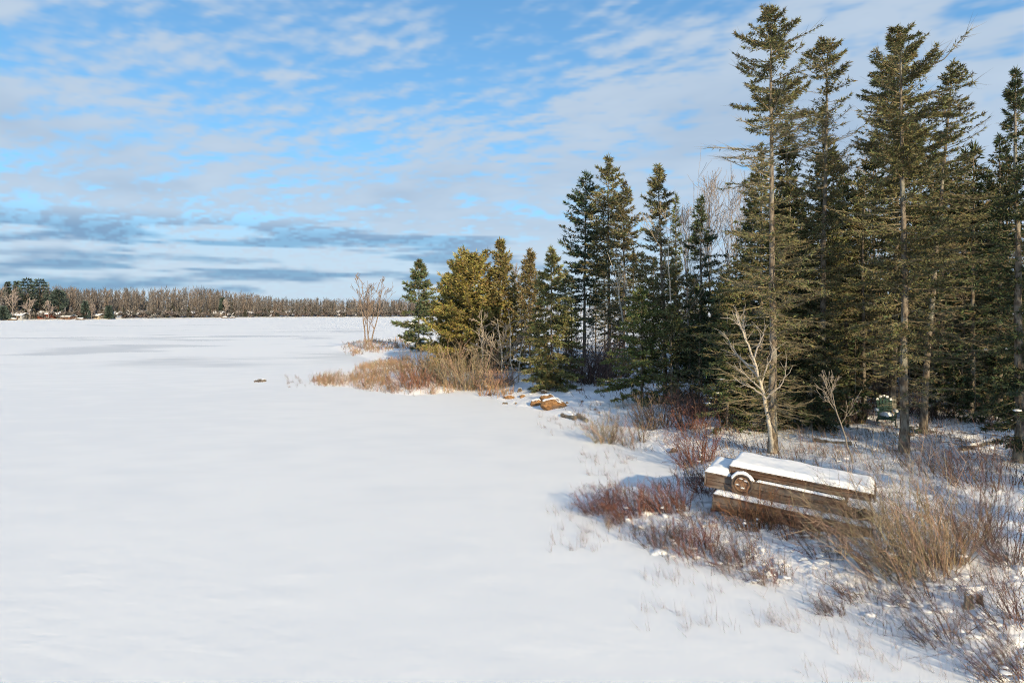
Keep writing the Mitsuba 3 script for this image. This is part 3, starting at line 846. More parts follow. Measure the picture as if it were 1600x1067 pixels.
shrub('dogwood_shrub', 'rusty stems growing in front of the dock wheel', 1185, 828, 36, 752, 90, 610, (0.21, 0.115, 0.07), (-0.1, 0), deep=0.15, clumps=5)
shrub('dogwood_shrub', 'thin rusty stems in front of the lowest dock', 1270, 842, 52, 772, 110, 611, (0.20, 0.12, 0.08), (-0.15, 0), deep=0.15, clumps=12)
shrub('willow_shrub', 'large tan willow bending over the right end of the docks', 1420, 892, 70, 712, 250, 612, (0.25, 0.19, 0.135), (-0.42, 0.05), twigs=3, r=0.009, deep=0.7, clumps=14, splay=0.5)
shrub('willow_shrub', 'tall tan willow stems at the right of the large bent willow', 1478, 880, 34, 748, 130, 613, (0.24, 0.17, 0.11), (-0.22, 0.05), clumps=8)
shrub('dogwood_shrub', 'dark tall stems in the snow right of the tan willows', 1520, 850, 40, 705, 64, 614, (0.115, 0.078, 0.070), (-0.10, 0), twigs=2, r=0.0075, splay=0.6)
shrub('dogwood_shrub', 'dark arching stems rising at the right edge of the picture', 1580, 880, 30, 700, 70, 615, (0.115, 0.078, 0.070), (-0.25, 0), twigs=2, r=0.0075, splay=0.6)
shrub('dogwood_shrub', 'spreading dark twigs below the heavy boughs of the edge fir', 1545, 760, 60, 655, 90, 616, (0.115, 0.078, 0.070), (-0.25, 0), twigs=2, r=0.0075, splay=0.6)
shrub('dogwood_shrub', 'sparse twigs on the snow slope under the lean spruce', 1470, 742, 50, 668, 50, 617, (0.115, 0.078, 0.070), (-0.2, 0), twigs=2, r=0.0075, splay=0.6)
shrub('dogwood_shrub', 'low leaning twigs left of the weathered stumps', 1430, 940, 34, 888, 40, 618, (0.115, 0.078, 0.070), (-0.6, 0.1), twigs=2, r=0.0075, splay=0.6)
shrub('dogwood_shrub', 'small tuft of leaning twigs at the ice edge below the large willow', 1300, 958, 24, 920, 40, 619, (0.115, 0.078, 0.070), (-0.7, 0.1), twigs=2, r=0.0075, splay=0.6)
shrub('dogwood_shrub', 'flattened grey twigs leaning over the snow below the big willow', 1345, 935, 34, 878, 45, 620, (0.115, 0.078, 0.070), (-0.6, 0.1), twigs=2, r=0.0075, splay=0.6, clumps=5)
shrub('dogwood_shrub', 'fan of dark bare twigs in the snow below the stumps', 1475, 1000, 36, 920, 45, 621, (0.115, 0.078, 0.070), (-0.5, 0.1), twigs=2, r=0.0075, splay=0.6, clumps=3)
shrub('dogwood_shrub', 'spiky twigs at the lower right corner', 1585, 1060, 44, 930, 70, 622, (0.115, 0.078, 0.070), (-0.5, 0.1), twigs=2, r=0.0075, splay=0.6, clumps=10)
shrub('dogwood_shrub', 'arching twigs over the snow right of the weathered stumps', 1580, 975, 34, 850, 50, 623, (0.115, 0.078, 0.070), (-0.4, 0.1), twigs=2, r=0.0075, splay=0.6)
shrub('dogwood_shrub', 'thin twigs poking through the bank left of the large willow', 1290, 872, 34, 812, 50, 624, PURPLE, (-0.4, 0.1), twigs=3, clumps=10)
shrub('willow_shrub', 'tan willow clump standing alone on the cove ice', 948, 692, 20, 640, 70, 631, WILLOW, (-0.15, 0))
shrub('dogwood_shrub', 'sparse brown shrub right of the tan cove willow', 990, 692, 20, 650, 40, 632, BROWN, (-0.1, 0))
shrub('willow_shrub', 'brown bush under the low wide bright fir', 1022, 668, 26, 612, 110, 633, BROWN, (-0.1, 0), clumps=4)
shrub('dogwood_shrub', 'reddish bush at the foot of the dark pointed fir', 1080, 668, 26, 610, 90, 634, (0.20, 0.11, 0.085), (-0.1, 0), clumps=4)
shrub('willow_shrub', 'wide tan willow bush in front of the cedars', 722, 606, 44, 538, 230, 641, WILLOW, (-0.05, 0), r=0.008)
shrub('willow_shrub', 'brown willow bush left of the tan one, under the lone spruce', 660, 592, 36, 540, 150, 642, (0.23, 0.165, 0.105), (-0.05, 0), r=0.008)
shrub('dogwood_shrub', 'rust red shrub in front of the brown willow bush', 645, 606, 34, 572, 80, 643, (0.24, 0.125, 0.085), (-0.05, 0))
shrub('dogwood_shrub', 'pale pinkish twigs at the shore under the slim birch', 775, 606, 24, 572, 110, 644, (0.33, 0.22, 0.16), (0, 0), clumps=6)
shrub('dogwood_shrub', 'big purplish bare bush under the cluster of three spruces', 925, 598, 34, 515, 190, 645, (0.16, 0.115, 0.10), (0, 0))
shrub('dogwood_shrub', 'dim purplish bush right of the big one, behind the bright fir', 962, 590, 20, 530, 140, 646, (0.16, 0.115, 0.10), (0, 0))
shrub('dogwood_shrub', 'small rust coloured tuft on the snow left of the boulders', 760, 618, 12, 606, 30, 647, (0.27, 0.15, 0.09), (0, 0))

for j, px_ in enumerate(np.arange(1075, 1600, 26)):
    py_ = rng_b.uniform(632, 668)
    if 1350 < px_ < 1420:
        py_ = 640
    q_, D_ = place(px_, py_)
    lab, grp = behind(q_[0], q_[1], ('dim brown bare bush', 'bare bushes'))
    shrub('forest_shrub', lab, px_, py_, 20, py_ - rng_b.uniform(30, 62), 60, 660 + j, (0.115, 0.085, 0.072), (rng_b.uniform(-0.25, 0.1), 0), group=grp, deep=1.0)

# things too many and too small to count: grass, low twigs, lumps of snow
rng = np.random.default_rng(71)


def scatter(region, n):
    """Points of the ground inside a pixel box (denser where the box is narrow in the distance)."""
    out = []
    for (x0, y0, x1, y1), w in region:
        for _ in range(int(n * w)):
            py = rng.uniform(y0, y1)
            D = F * (CAMH - 0.35) / (py - HOR)
            out.append(((rng.uniform(x0, x1) - 800) / F * D, D))
    return np.array(out)


def tufts(P, per, height, color, lean, width):
    mb = MB()
    d_ = land_distance(P[:, 0], P[:, 1])
    P = P[d_ > -0.3]
    for _ in range(per):
        D = P[:, 1]
        o = rng.normal(0, 0.10, (len(P), 2)) * (1 + D / 40)[:, None]
        x, y = P[:, 0] + o[:, 0], P[:, 1] + o[:, 1]
        b = np.stack([x, y, np.maximum(ground_z(x, y), 0) - 0.02], -1)
        dd = unit(np.stack([lean + rng.normal(0, 0.3, len(P)), rng.normal(0, 0.3, len(P)), np.ones(len(P))], -1))
        h = height * rng.uniform(0.4, 1.2, len(P))
        c = np.asarray(color) * rng.uniform(0.4, 1.6, (len(P), 1)) * (1 + rng.normal(0, 0.08, (len(P), 3)))
        mid = b + dd * h[:, None] * 0.6
        end = mid + unit(dd + rng.normal(0, 0.35, dd.shape)) * h[:, None] * 0.4
        w = np.maximum(width, 0.25 * D / 683)
        mb.tubes(b, mid, w, w * 0.7, c)
        mb.tubes(mid, end, w * 0.7, w * 0.1, c)
    return mb


g = scatter([((490, 588, 610, 604), 0.30), ((560, 565, 640, 590), 0.16), ((540, 536, 640, 552), 0.16), ((600, 600, 800, 616), 0.2)], 900)
put('dry_grass', tufts(g, 5, 0.75, (0.29, 0.195, 0.125), 0.0, 0.006).shape('tinted'))
labels['dry_grass'] = {'label': 'orange brown dead grass and sedge along the low point', 'category': 'grass', 'kind': 'stuff'}
g = scatter([((1060, 640, 1600, 760), 0.40), ((900, 600, 1100, 700), 0.12), ((1100, 760, 1600, 960), 0.09), ((1300, 900, 1600, 1067), 0.07), ((940, 760, 1200, 900), 0.22), ((840, 590, 960, 612), 0.08)], 1900)
put('undergrowth', tufts(g, 4, 0.50, (0.165, 0.115, 0.09), -0.3, 0.0038).shape('tinted'))
labels['undergrowth'] = {'label': 'low bare twigs poking through the snow of the bank and wood floor', 'category': 'undergrowth', 'kind': 'stuff'}
g = scatter([((860, 770, 960, 840), 0.3), ((1000, 870, 1300, 960), 0.35), ((1250, 940, 1540, 1060), 0.35), ((905, 690, 990, 730), 0.2), ((840, 640, 940, 668), 0.15), ((445, 580, 480, 598), 0.12)], 160)
mb = MB()
for x, y in g:
    n = int(rng.integers(2, 7))
    b = np.stack([x + rng.normal(0, 0.07, n), y + rng.normal(0, 0.07, n), np.full(n, max(gz(x, y), 0) - 0.01)], -1)
    e = b + np.stack([rng.normal(-0.08, 0.07, n), rng.normal(0, 0.05, n), rng.uniform(0.08, 0.38, n)], -1)
    mb.tubes(b, e, max(0.0028, 0.2 * y / 683), 0.001, np.array((0.24, 0.19, 0.18)) * rng.uniform(0.7, 1.3, (n, 1)))
put('reeds', mb.shape('tinted'))
labels['reeds'] = {'label': 'scattered thin grey stalks sticking out of the lake snow near the bank', 'category': 'reeds', 'kind': 'stuff'}
g = scatter([((1080, 770, 1330, 880), 0.4), ((1000, 770, 1130, 850), 0.2), ((1330, 880, 1600, 1060), 0.25), ((1080, 650, 1600, 740), 0.25), ((820, 600, 1000, 640), 0.1)], 420)
sm = MB()
for x, y in g:
    s = rng.uniform(0.03, 0.085)
    bv, bf = blob(rng, (s * rng.uniform(0.8, 2.6), s * rng.uniform(0.8, 1.8), s * rng.uniform(0.3, 0.7)), 0.6, 1)
    sm.add(bv + [x, y, gz(x, y) + 0.3 * s], bf)
put('snow_lumps', sm.shape('snow', smooth=True, color=False))
labels['snow_lumps'] = {'label': 'small rounded lumps of snow caught on twigs along the bank', 'category': 'snow', 'kind': 'stuff'}


# ------------------------------------------------------------------ rocks
def boulder(label, px, py, w, h, seed, mat='dark_rock', cap=True, sub=3, group=None):
    P, D = place(px, py)
    rng = np.random.default_rng(seed)
    sx, sz = w * D / F, h * D / F
    m = trimesh.creation.icosphere(subdivisions=sub)
    v = np.array(m.vertices)
    for _ in range(9):                                                      # broken planes
        nrm = unit(rng.normal(0, 1, 3) * [1, 1, 0.8])
        over = np.maximum(v @ nrm - rng.uniform(0.62, 0.85), 0)
        v = v - over[:, None] * nrm
    v *= (1 + 0.28 * (meshkit.fbm(v * 2.2 + seed, 4) - 0.5))[:, None]
    v = v * [sx, sx * 0.7, sz]
    k = thing('boulder', label, 'rock', group)
    part(k, 'stone', mikit.ply((v + P + [0, 0, sz * 0.25], np.array(m.faces)), mat, smooth=30))
    if cap:
        u = np.array(m.vertices)
        keepf = (u[m.faces][:, :, 2] > 0.42 + 0.25 * (meshkit.noise(u[m.faces].mean(1) * 2 + seed)[:, None] - 0.3)).all(1)
        cv = v * [1.03, 1.03, 1] + [0, sx * 0.12, sz * 0.10]
        f = np.array(m.faces)[keepf]
        if len(f):
            cm = trimesh.Trimesh(cv + P + [0, 0, sz * 0.25], f, process=False)
            cm.remove_unreferenced_vertices()
            part(k, 'snow', mikit.ply(cm, 'snow', smooth=True))
    return k


boulder('large flat orange brown boulder at the edge of the cove', 866, 637, 22, 12, 701, 'orange_rock')
boulder('brown boulder directly behind the large orange one', 855, 627, 13, 9, 702, 'orange_rock')
boulder('dark brown boulder at the left end of the large orange one', 838, 633, 9, 8, 703, 'orange_rock')
boulder('flat orange stone in the snow left of the boulder group', 796, 622, 8, 4, 704, 'orange_rock')
boulder('small orange stone between the flat stone and the boulder group', 816, 621, 6, 4, 705, 'orange_rock')
boulder('dark stone under the sunlit shore fir', 850, 614, 5, 4, 706)
boulder('dark stone in the snow above the flat orange stone', 812, 612, 5, 5, 707)
boulder('lone low rock poking out of the lake snow', 407, 596, 12, 3.2, 708, 'dark_rock')
boulder('dark stone right of the big purplish bush', 905, 610, 5, 4, 709)
boulder('small brown stone at the snow edge below the reddish bush', 1052, 706, 7, 6, 710)
for i, (a, b) in enumerate([(787, 631), (791, 631), (806, 631), (793, 611), (800, 611), (846, 611), (858, 610), (868, 612), (910, 628), (930, 640), (936, 645), (886, 630)]):
    boulder('little dark stone dotted over the snowy cove shore', a, b, 2.6, 2.2, 720 + i, cap=False, sub=1, group='little stones on the cove shore')


def log(label, a, b, r, seed, color=None, snow=True, cat='log', lift=0.6):
    P, D = place(*a)
    Q, _ = place(*b)
    rng = np.random.default_rng(seed)
    n = 9
    t = np.linspace(0, 1, n)[:, None]
    pts = P + (Q - P) * t + rng.normal(0, r * 0.18, (n, 3)) + [0, 0, r * lift]
    rad = r * rng.uniform(0.85, 1.1, n)
    pts = np.vstack([pts[:1], pts, pts[-1:]])
    rad = np.concatenate([[0.001], rad, [0.001]])
    mb = MB()
    mb.path(pts, rad, sides=9)
    k = thing('fallen_log', label, cat)
    part(k, 'wood', mb.shape('bark', smooth=30, color=False))
    if snow:
        mb = MB()
        s = slice(2, -2)
        mb.path(pts[s] + [0, 0, r * 0.75], rad[s] * 0.75 * np.concatenate([[0.1], np.ones(n - 4), [0.1]]), sides=8)
        part(k, 'snow', mb.shape('snow', smooth=True, color=False))


log('snow covered dark log on the cove shore below the boulders', (878, 650), (900, 655), 0.12, 741)
log('short dark log lying at an angle right of the snow covered one', (902, 650), (917, 660), 0.11, 742, snow=False)
log('fallen dark log in the shadow under the edge fir', (1500, 705), (1560, 690), 0.10, 743)
log('snowy fallen log on the wood floor behind the docks', (1270, 690), (1330, 696), 0.09, 744)


# ------------------------------------------------------------------ the stacked docks
def boxes(k, nm, lo, hi, M, mat='old_wood', label=None, rng=np.random.default_rng(5), ch=0.006):
    mb = MB()
    mb.box(lo, hi, rng=rng, ch=ch)
    return part(k, nm, mb.moved(M).shape(mat, color=False, uv=True), label)


def frame_at(p, u, v):
    u = unit(np.asarray(u, float))
    w = unit(np.cross(u, v))
    v = np.cross(w, u)
    M = np.eye(4)
    M[:3, 0], M[:3, 1], M[:3, 2], M[:3, 3] = u, v, w, p
    return M


def snow_sheet(k, lo, hi, M, seed, thick=0.09, res=0.07, nm='snow', label=None, edge=0.10):
    """A drifted blanket with rounded, slightly uneven edges lying on a flat top."""
    nx, ny = max(4, int((hi[0] - lo[0]) / res)), max(4, int((hi[1] - lo[1]) / res))
    X, Y = np.meshgrid(np.linspace(0, 1, nx), np.linspace(0, 1, ny), indexing='ij')
    x, y = lo[0] + X * (hi[0] - lo[0]), lo[1] + Y * (hi[1] - lo[1])
    e = np.minimum(np.minimum(x - lo[0], hi[0] - x), np.minimum(y - lo[1], hi[1] - y))
    z = thick * np.sqrt(np.clip(1 - (1 - np.clip(e / edge, 0, 1)) ** 2, 0, 1)) * (0.45 + 1.1 * n2(x, y, 1.6, seed)) + 0.003
    wob = 0.12 * (n2(x, y, 3.5, seed + 1) - 0.42) * (e < 1e-6)
    i = np.arange(nx * ny).reshape(nx, ny)
    q = np.stack([i[:-1, :-1], i[1:, :-1], i[1:, 1:], i[:-1, 1:]], -1).reshape(-1, 4)
    v = np.stack([x + wob * 0.4, y + wob * np.where(y < (lo[1] + hi[1]) / 2, 1, -1) * -0.5, z + lo[2]], -1).reshape(-1, 3)
    # close it below
    vb = v.copy()
    vb[:, 2] = lo[2] + 0.002
    rim = np.concatenate([i[:, 0], i[-1, 1:], i[::-1, -1][1:], i[0, ::-1][1:-1]])
    r2 = np.roll(rim, -1)
    n_ = nx * ny
    wall = np.stack([rim + n_, r2 + n_, r2, rim], -1)
    mb = MB()
    mb.add(np.vstack([v, vb]), np.vstack([q[:, [0, 1, 2]], q[:, [0, 2, 3]], wall[:, [0, 1, 2]], wall[:, [0, 2, 3]]]))
    return part(k, nm, mb.moved(M).shape('snow', smooth=80, color=False), label)


U, V = np.array([0.87, -0.47, -0.095]), np.array([0.48, 0.87, 0.0])
A0 = np.array([5.72, 17.8, 1.74])


def dock(label, p, L, W, h, seed, planks=True):
    k = thing('dock_section', label, 'dock')
    M = frame_at(p, U, V)
    rng = np.random.default_rng(seed)
    cut = -0.04 - (h - 0.04) * 0.47
    m_ = L * rng.uniform(0.45, 0.6)
    boxes(k, 'side_board', (0, 0, cut + 0.004), (m_ - 0.004, 0.05, -0.04), M, rng=rng)
    boxes(k, 'side_board', (m_ + 0.004, 0.006, cut + 0.004), (L, 0.056, -0.04), M, rng=rng)
    boxes(k, 'side_board', (0.01, 0.014, -h), (L - 0.03, 0.06, cut - 0.008), M, rng=rng)
    for x in np.arange(0.35, L - 0.2, 0.78):
        mb = MB()
        mb.tubes(np.array([[x, -0.012, -h * 0.42]]), np.array([[x, 0.02, -h * 0.42]]), 0.014, 0.014, (0.2, 0.15, 0.1), 8)
        mb.add(np.vstack([[x, -0.012, -h * 0.42], [[x + 0.014 * math.cos(q), -0.0121, -h * 0.42 + 0.014 * math.sin(q)] for q in np.arange(8) * math.pi / 4]]), [[0, 1 + i, 1 + (i + 1) % 8] for i in range(8)])
        part(k, 'bolt', mb.moved(M).shape('rusty_steel', color=False))
    boxes(k, 'side_board', (0, W - 0.05, -h), (L, W, -0.04), M, rng=rng)
    boxes(k, 'end_board', (-0.045, 0.01, -h * 0.98), (-0.002, W - 0.01, -0.042), M, rng=rng)
    boxes(k, 'end_board', (L + 0.002, 0.01, -h * 0.98), (L + 0.045, W - 0.01, -0.042), M, rng=rng)
    for x in np.linspace(0.6, L - 0.6, 4):
        boxes(k, 'cross_beam', (x, 0.052, -h * 0.95), (x + 0.045, W - 0.052, -0.042), M, rng=rng)
    if planks:
        x = -0.045
        while x < L:
            boxes(k, 'plank', (x, -0.022 - rng.uniform(0, 0.012), -0.037), (x + 0.138, W + 0.02, 0.0), M, rng=rng, ch=0.004)
            x += 0.147
    return k, M


L3 = 3.3
kt, Mt = dock('top dock section of the stack under a thick blanket of snow', A0, L3, 1.45, 0.21, 801)
snow_sheet(kt, (-0.05, -0.03, 0.0), (L3, 1.46, 0), Mt, 802, thick=0.13)
kb, Mb_ = dock('middle dock section carrying the wheel, its end sticking out at the left', A0 + U * -0.62 + V * -0.09 + [0, 0, -0.26], L3, 1.45, 0.40, 803)
snow_sheet(kb, (-0.05, -0.03, 0), (0.60, 1.46, 0), Mb_, 804, thick=0.16)
snow_sheet(kb, (1.25, -0.03, 0), (L3, 0.10, 0), Mb_, 805, thick=0.045, nm='snow_ledge', edge=0.04, res=0.035)
kc, Mc = dock('lowest dock section of the stack resting in the snow', A0 + U * -0.36 + V * -0.34 + [0, 0, -0.26 - 0.47], L3 + 0.3, 1.5, 0.42, 806)
snow_sheet(kc, (-0.03, -0.03, 0), (L3 + 0.3, 0.30, 0), Mc, 807, thick=0.08, nm='snow_ledge', edge=0.07, res=0.05)
for x in (0.5, 1.9, 3.4):                                                    # blocks that carry the middle section on the lowest
    boxes(kc, 'bearer', (x, 0.28, 0.002), (x + 0.10, 1.4, 0.066), Mc, rng=rng)

# the wheel bolted to the middle section
WP = np.array([0.93, -0.13, -0.11])




def ring(R, r, n=40, m=10, squash=1.0):
    a, b = np.meshgrid(np.arange(n) * 2 * np.pi / n, np.arange(m) * 2 * np.pi / m, indexing='ij')
    v = np.stack([(R + r * np.cos(b)) * np.cos(a), r * squash * np.sin(b), (R + r * np.cos(b)) * np.sin(a)], -1).reshape(-1, 3)
    i = np.arange(n * m).reshape(n, m)
    q = np.stack([i, np.roll(i, -1, 0), np.roll(np.roll(i, -1, 0), -1, 1), np.roll(i, -1, 1)], -1).reshape(-1, 4)
    return v, np.vstack([q[:, [0, 1, 2]], q[:, [0, 2, 3]]])


def wpart(nm, v, f, mat, smooth=True):
    mb = MB()
    mb.add(v + WP, f)
    return part(kb, 'wheel__' + nm, mb.moved(Mb_).shape(mat, smooth=smooth, color=False))


wpart('tyre', *ring(0.245, 0.036, squash=1.6), 'tyre_rubber')
wpart('rim', *ring(0.175, 0.018, squash=2.2), 'rusty_steel')
for s in range(6):
    a = s * math.pi / 3 + 0.3
    mb = MB()
    mb.tubes(np.array([[0.02 * math.cos(a), 0, 0.02 * math.sin(a)]]), np.array([[0.17 * math.cos(a), 0, 0.17 * math.sin(a)]]), 0.014, 0.012, (0.3, 0.2, 0.1), 6)
    wpart('spoke', mb.v[0], mb.f[0], 'rusty_steel', 40)
disc = trimesh.creation.cylinder(0.17, 0.012, sections=32)
disc.apply_transform(trimesh.transformations.rotation_matrix(math.pi / 2, [1, 0, 0]))
wpart('disc', np.array(disc.vertices) + [0, 0.022, 0], np.array(disc.faces), 'rusty_steel', 30)
hub = trimesh.creation.cylinder(0.045, 0.13, sections=20)
hub.apply_transform(trimesh.transformations.rotation_matrix(math.pi / 2, [1, 0, 0]))
wpart('hub', np.array(hub.vertices), np.array(hub.faces), 'rusty_steel', 30)
v, f = ring(0.262, 0.045, 64, 8, 1.5)
v = v * (1 + 0.10 * (meshkit.noise(v * 14) - 0.4))[:, None]
up = (v[f][:, :, 2] > 0.05 + 0.10 * meshkit.noise(v[f].mean(1) * 9)[:, None]).all(1)
wpart('snow', v + [0, 0, 0.026], f[up], 'snow')
for a in (0.7, 1.9, 3.6, 4.9):
    rg = np.random.default_rng(int(a * 10))
    bv, bf = blob(rg, (0.055, 0.03, 0.022), 0.4, 2)
    wpart('snow_patch', bv + [0.12 * math.cos(a), -0.01, 0.12 * math.sin(a) + 0.03], bf, 'snow')

k = thing('loose_board', 'reddish brown board lying in the snow below the docks', 'board')
P, D = place(1110, 800)
Q, _ = place(1165, 798)
M = frame_at(P + [0, 0, 0.05], Q - P, np.cross([0, 0, 1.0], unit(Q - P)))
mb = MB()
mb.box((0, 0, -0.03), (0.95, 0.16, 0.03), rng=rng)
scene['red_wood'] = {'type': 'diffuse', 'reflectance': proc(lambda p, n, uv: mix((0.10, 0.03, 0.022), (0.22, 0.075, 0.05), fbm(uv.x * 3, uv.y * 60, 2.0, 3)))}
part(k, 'timber', mb.moved(M).shape('red_wood', color=False, uv=True))
snow_sheet(k, (0.2, 0.04, 0.03), (0.95, 0.17, 0.03), M, 811, thick=0.05, edge=0.05, res=0.04)


# weathered stumps by the ice
def stump(label, px, py, w, h, seed):
    P, D = place(px, py)
    rng = np.random.default_rng(seed)
    R, H = w * D / F, h * D / F
    a = np.linspace(0, 2 * np.pi, 28, endpoint=False)
    prof = 1 + 0.18 * np.sin(a * 3 + seed) + 0.10 * np.sin(a * 7 + 1) + rng.normal(0, 0.04, 28)
    zs = np.array([-0.1, 0.05, 0.3, 0.6, 0.85, 1.0]) * H
    sc_ = np.array([1.45, 1.2, 1.0, 0.94, 0.95, 0.9])
    v = np.concatenate([np.stack([np.cos(a) * R * prof * s, np.sin(a) * R * prof * s, z + 0.16 * H * rng.random(28) * (i == 5)], -1) for i, (z, s) in enumerate(zip(zs, sc_))])
    v = np.vstack([v, [[0, 0, H * 0.9]]])
    i = np.arange(6 * 28).reshape(6, 28)
    q = np.stack([i[:-1], np.roll(i, -1, 1)[:-1], np.roll(i, -1, 1)[1:], i[1:]], -1).reshape(-1, 4)
    f = np.vstack([q[:, [0, 1, 2]], q[:, [0, 2, 3]], np.stack([i[5], np.roll(i[5], -1), np.full(28, 168)], -1)])
    k = thing('tree_stump', label, 'stump')
    part(k, 'wood', mikit.ply((v + P, f), 'bark', smooth=35))
    bv, bf = blob(rng, (R * 0.7, R * 0.7, R * 0.35), 0.2, 2)
    part(k, 'snow', mikit.ply((bv + P + [0, 0, H * 0.97], bf), 'snow', smooth=True))


stump('larger split brown stump in the snow at lower right', 1513, 948, 5.5, 18, 821)
stump('smaller stump standing just right of the larger split one', 1531, 942, 4, 13, 822)

# ------------------------------------------------------------------ garden chair
P, D = place(1384, 664)
k = thing('garden_chair', 'dark green wooden garden chair heaped with snow among the trunks', 'chair')
yaw = math.radians(-22)
M = frame_at(P, [math.cos(yaw), math.sin(yaw), 0], [-math.sin(yaw), math.cos(yaw), 0])          # local -y faces the viewer
R3 = lambda lo, hi, nm, mat='green_paint', tilt=0, roll=0, at=(0, 0, 0): None


def cpart(nm, size, at, pitch=0.0, roll=0.0, mat='green_paint'):
    mb = MB()
    s = np.asarray(size) / 2
    mb.box(-s, s, ch=0.01)
    Rm = trimesh.transformations.euler_matrix(pitch, roll, 0, 'sxyz')
    Rm[:3, 3] = at
    return part(k, nm, mb.moved(M @ Rm).shape(mat, color=False))


for i in range(5):
    x = (i - 2) * 0.115
    h = 0.92 - 0.035 * (i - 2) ** 2
    cpart('back_slat', (0.10, 0.024, h), (x, 0.28 + h * 0.20, 0.30 + h * 0.46), pitch=-0.42, roll=0.04 * (i - 2))
    cpart('snow_cap', (0.10, 0.07, 0.10), (x + 0.04 * (i - 2) * h * 0.5, 0.28 + h * 0.39, 0.30 + h * 0.94), pitch=-0.42, mat='snow')
for i in range(5):
    cpart('seat_slat', (0.56, 0.095, 0.024), (0, -0.28 + i * 0.105, 0.40 - i * 0.028), pitch=-0.26)
for s in (-1, 1):
    cpart('arm', (0.14, 0.72, 0.026), (s * 0.36, -0.02, 0.60))
    cpart('front_leg', (0.03, 0.10, 0.60), (s * 0.325, -0.28, 0.29))
    cpart('rear_leg', (0.03, 0.10, 0.98), (s * 0.292, 0.14, 0.25), pitch=1.15)
cpart('front_rail', (0.62, 0.024, 0.13), (0, -0.345, 0.33))
for s in (-1, 1):
    mb = MB()
    bv, bf = blob(np.random.default_rng(831 + s), (0.10, 0.27, 0.09), 0.2, 2, flat=-0.2)
    mb.add(bv + [s * 0.36, -0.05, 0.63], bf)
    part(k, 'snow_cap', mb.moved(M).shape('snow', smooth=True, color=False))
mb = MB()
bv, bf = blob(np.random.default_rng(834), (0.28, 0.27, 0.16), 0.25, 2, flat=-0.2)
mb.add(bv + [0.0, -0.05, 0.42], bf)
part(k, 'snow_cap', mb.moved(M).shape('snow', smooth=True, color=False))


# ------------------------------------------------------------------ the far shore: wood, single trees, cottages
def far_point(px, add=0.0):
    D = float(far_D(px)) + add
    return np.array([(px - 800) / F * D, D, float(np.interp(add, [0, 4, 30, 120, 500], [0.0, 0.5, 1.6, 4.0, 9.0]))])


rng = np.random.default_rng(91)
hard, dark, brush = MB(), MB(), MB()
for i in range(2300):
    px = rng.uniform(-120, 700) if i % 4 else rng.uniform(640, 2200)
    add = 12 + 110 * rng.random() ** 1.3
    P = far_point(px, add)
    tall = np.interp(px, [0, 150, 300, 380, 450, 700], [15.5, 14.5, 16.5, 14, 10.5, 10.0])
    H = tall * rng.uniform(0.55, 1.2) * (0.85 + 0.3 * float(n2(np.array([px * 0.02]), np.array([add * 0.05]), 1.0, 44)[0]))
    tone = np.array([(0.165, 0.145, 0.135), (0.155, 0.145, 0.14), (0.195, 0.16, 0.138), (0.135, 0.13, 0.13)][rng.integers(4)]) * rng.uniform(0.8, 1.15)
    hard.tubes(P[None], P[None] + [[rng.normal(0, 0.6), 0, H * 0.85]], 0.14, 0.04, np.array((0.26, 0.235, 0.215)) * rng.uniform(0.4, 1.6))
    n = 56
    s = rng.uniform(0.15, 0.95, n)
    b = P + np.stack([0 * s, 0 * s, s * H], -1)
    a = rng.uniform(0, 6.28, n)
    d = np.stack([np.cos(a) * 0.5, np.sin(a) * 0.5, rng.uniform(0.5, 1.3, n)], -1)
    hard.blades(b + rng.normal(0, 0.5, (n, 3)), d * [1, 1, 1.5], H * 0.17 * rng.uniform(0.5, 1.4, n), 0.34, tone * rng.uniform(0.9, 1.12, (n, 1)), rng)
for i in range(900):
    px = rng.uniform(-120, 700) if i % 3 else rng.uniform(640, 2200)
    add = 4 + 12 * rng.random() if i % 2 else 8 + 120 * rng.random()
    P = far_point(px, add)
    H = (rng.uniform(2.5, 7) if i % 2 else rng.uniform(6, 13.5)) * np.interp(px, [0, 300, 450, 700], [1, 1.1, 0.85, 0.85])
    n = 60
    s = rng.random(n) ** 0.8
    a = rng.uniform(0, 6.28, n)
    d = np.stack([np.cos(a), np.sin(a), rng.uniform(-0.3, 0.4, n)], -1)
    dark.blades(P + np.stack([0 * s, 0 * s, (0.08 + 0.92 * s) * H], -1), d, (1 - s) * H * 0.20 + 0.4, 0.8, np.array((0.075, 0.078, 0.06) if rng.random() < 0.55 else (0.20, 0.20, 0.21)) * rng.uniform(0.5, 1.5, (n, 1)), rng)
for i in range(1500):
    px = rng.uniform(-120, 760)
    P = far_point(px, rng.uniform(3, 16))
    n = 14
    a = rng.uniform(0, 6.28, n)
    d = np.stack([np.cos(a) * 0.7, np.sin(a) * 0.7, rng.uniform(0.3, 1.2, n)], -1)
    w = rng.random() < 0.06
    c = np.array((0.62, 0.62, 0.66)) if w else np.array([(0.16, 0.13, 0.12), (0.18, 0.16, 0.15), (0.11, 0.11, 0.105)][rng.integers(3)])
    brush.blades(P + rng.normal(0, 0.7, (n, 3)) * [1, 1, 0.2] + [0, 0, rng.uniform(0, 3.0)], d, rng.uniform(1.0, 3.2, n), 0.6, c * rng.uniform(0.6, 1.25, (n, 1)), rng)
put('far_hardwoods', hard.shape('tinted'))
labels['far_hardwoods'] = {'label': 'brown leafless wood along the far shore of the lake', 'category': 'forest', 'kind': 'stuff'}
put('far_conifers', dark.shape('tinted'))
labels['far_conifers'] = {'label': 'dark conifers scattered through the far leafless wood', 'category': 'forest', 'kind': 'stuff'}
put('far_brush', brush.shape('tinted'))
labels['far_brush'] = {'label': 'snow dusted brush at the foot of the far wood', 'category': 'undergrowth', 'kind': 'stuff'}


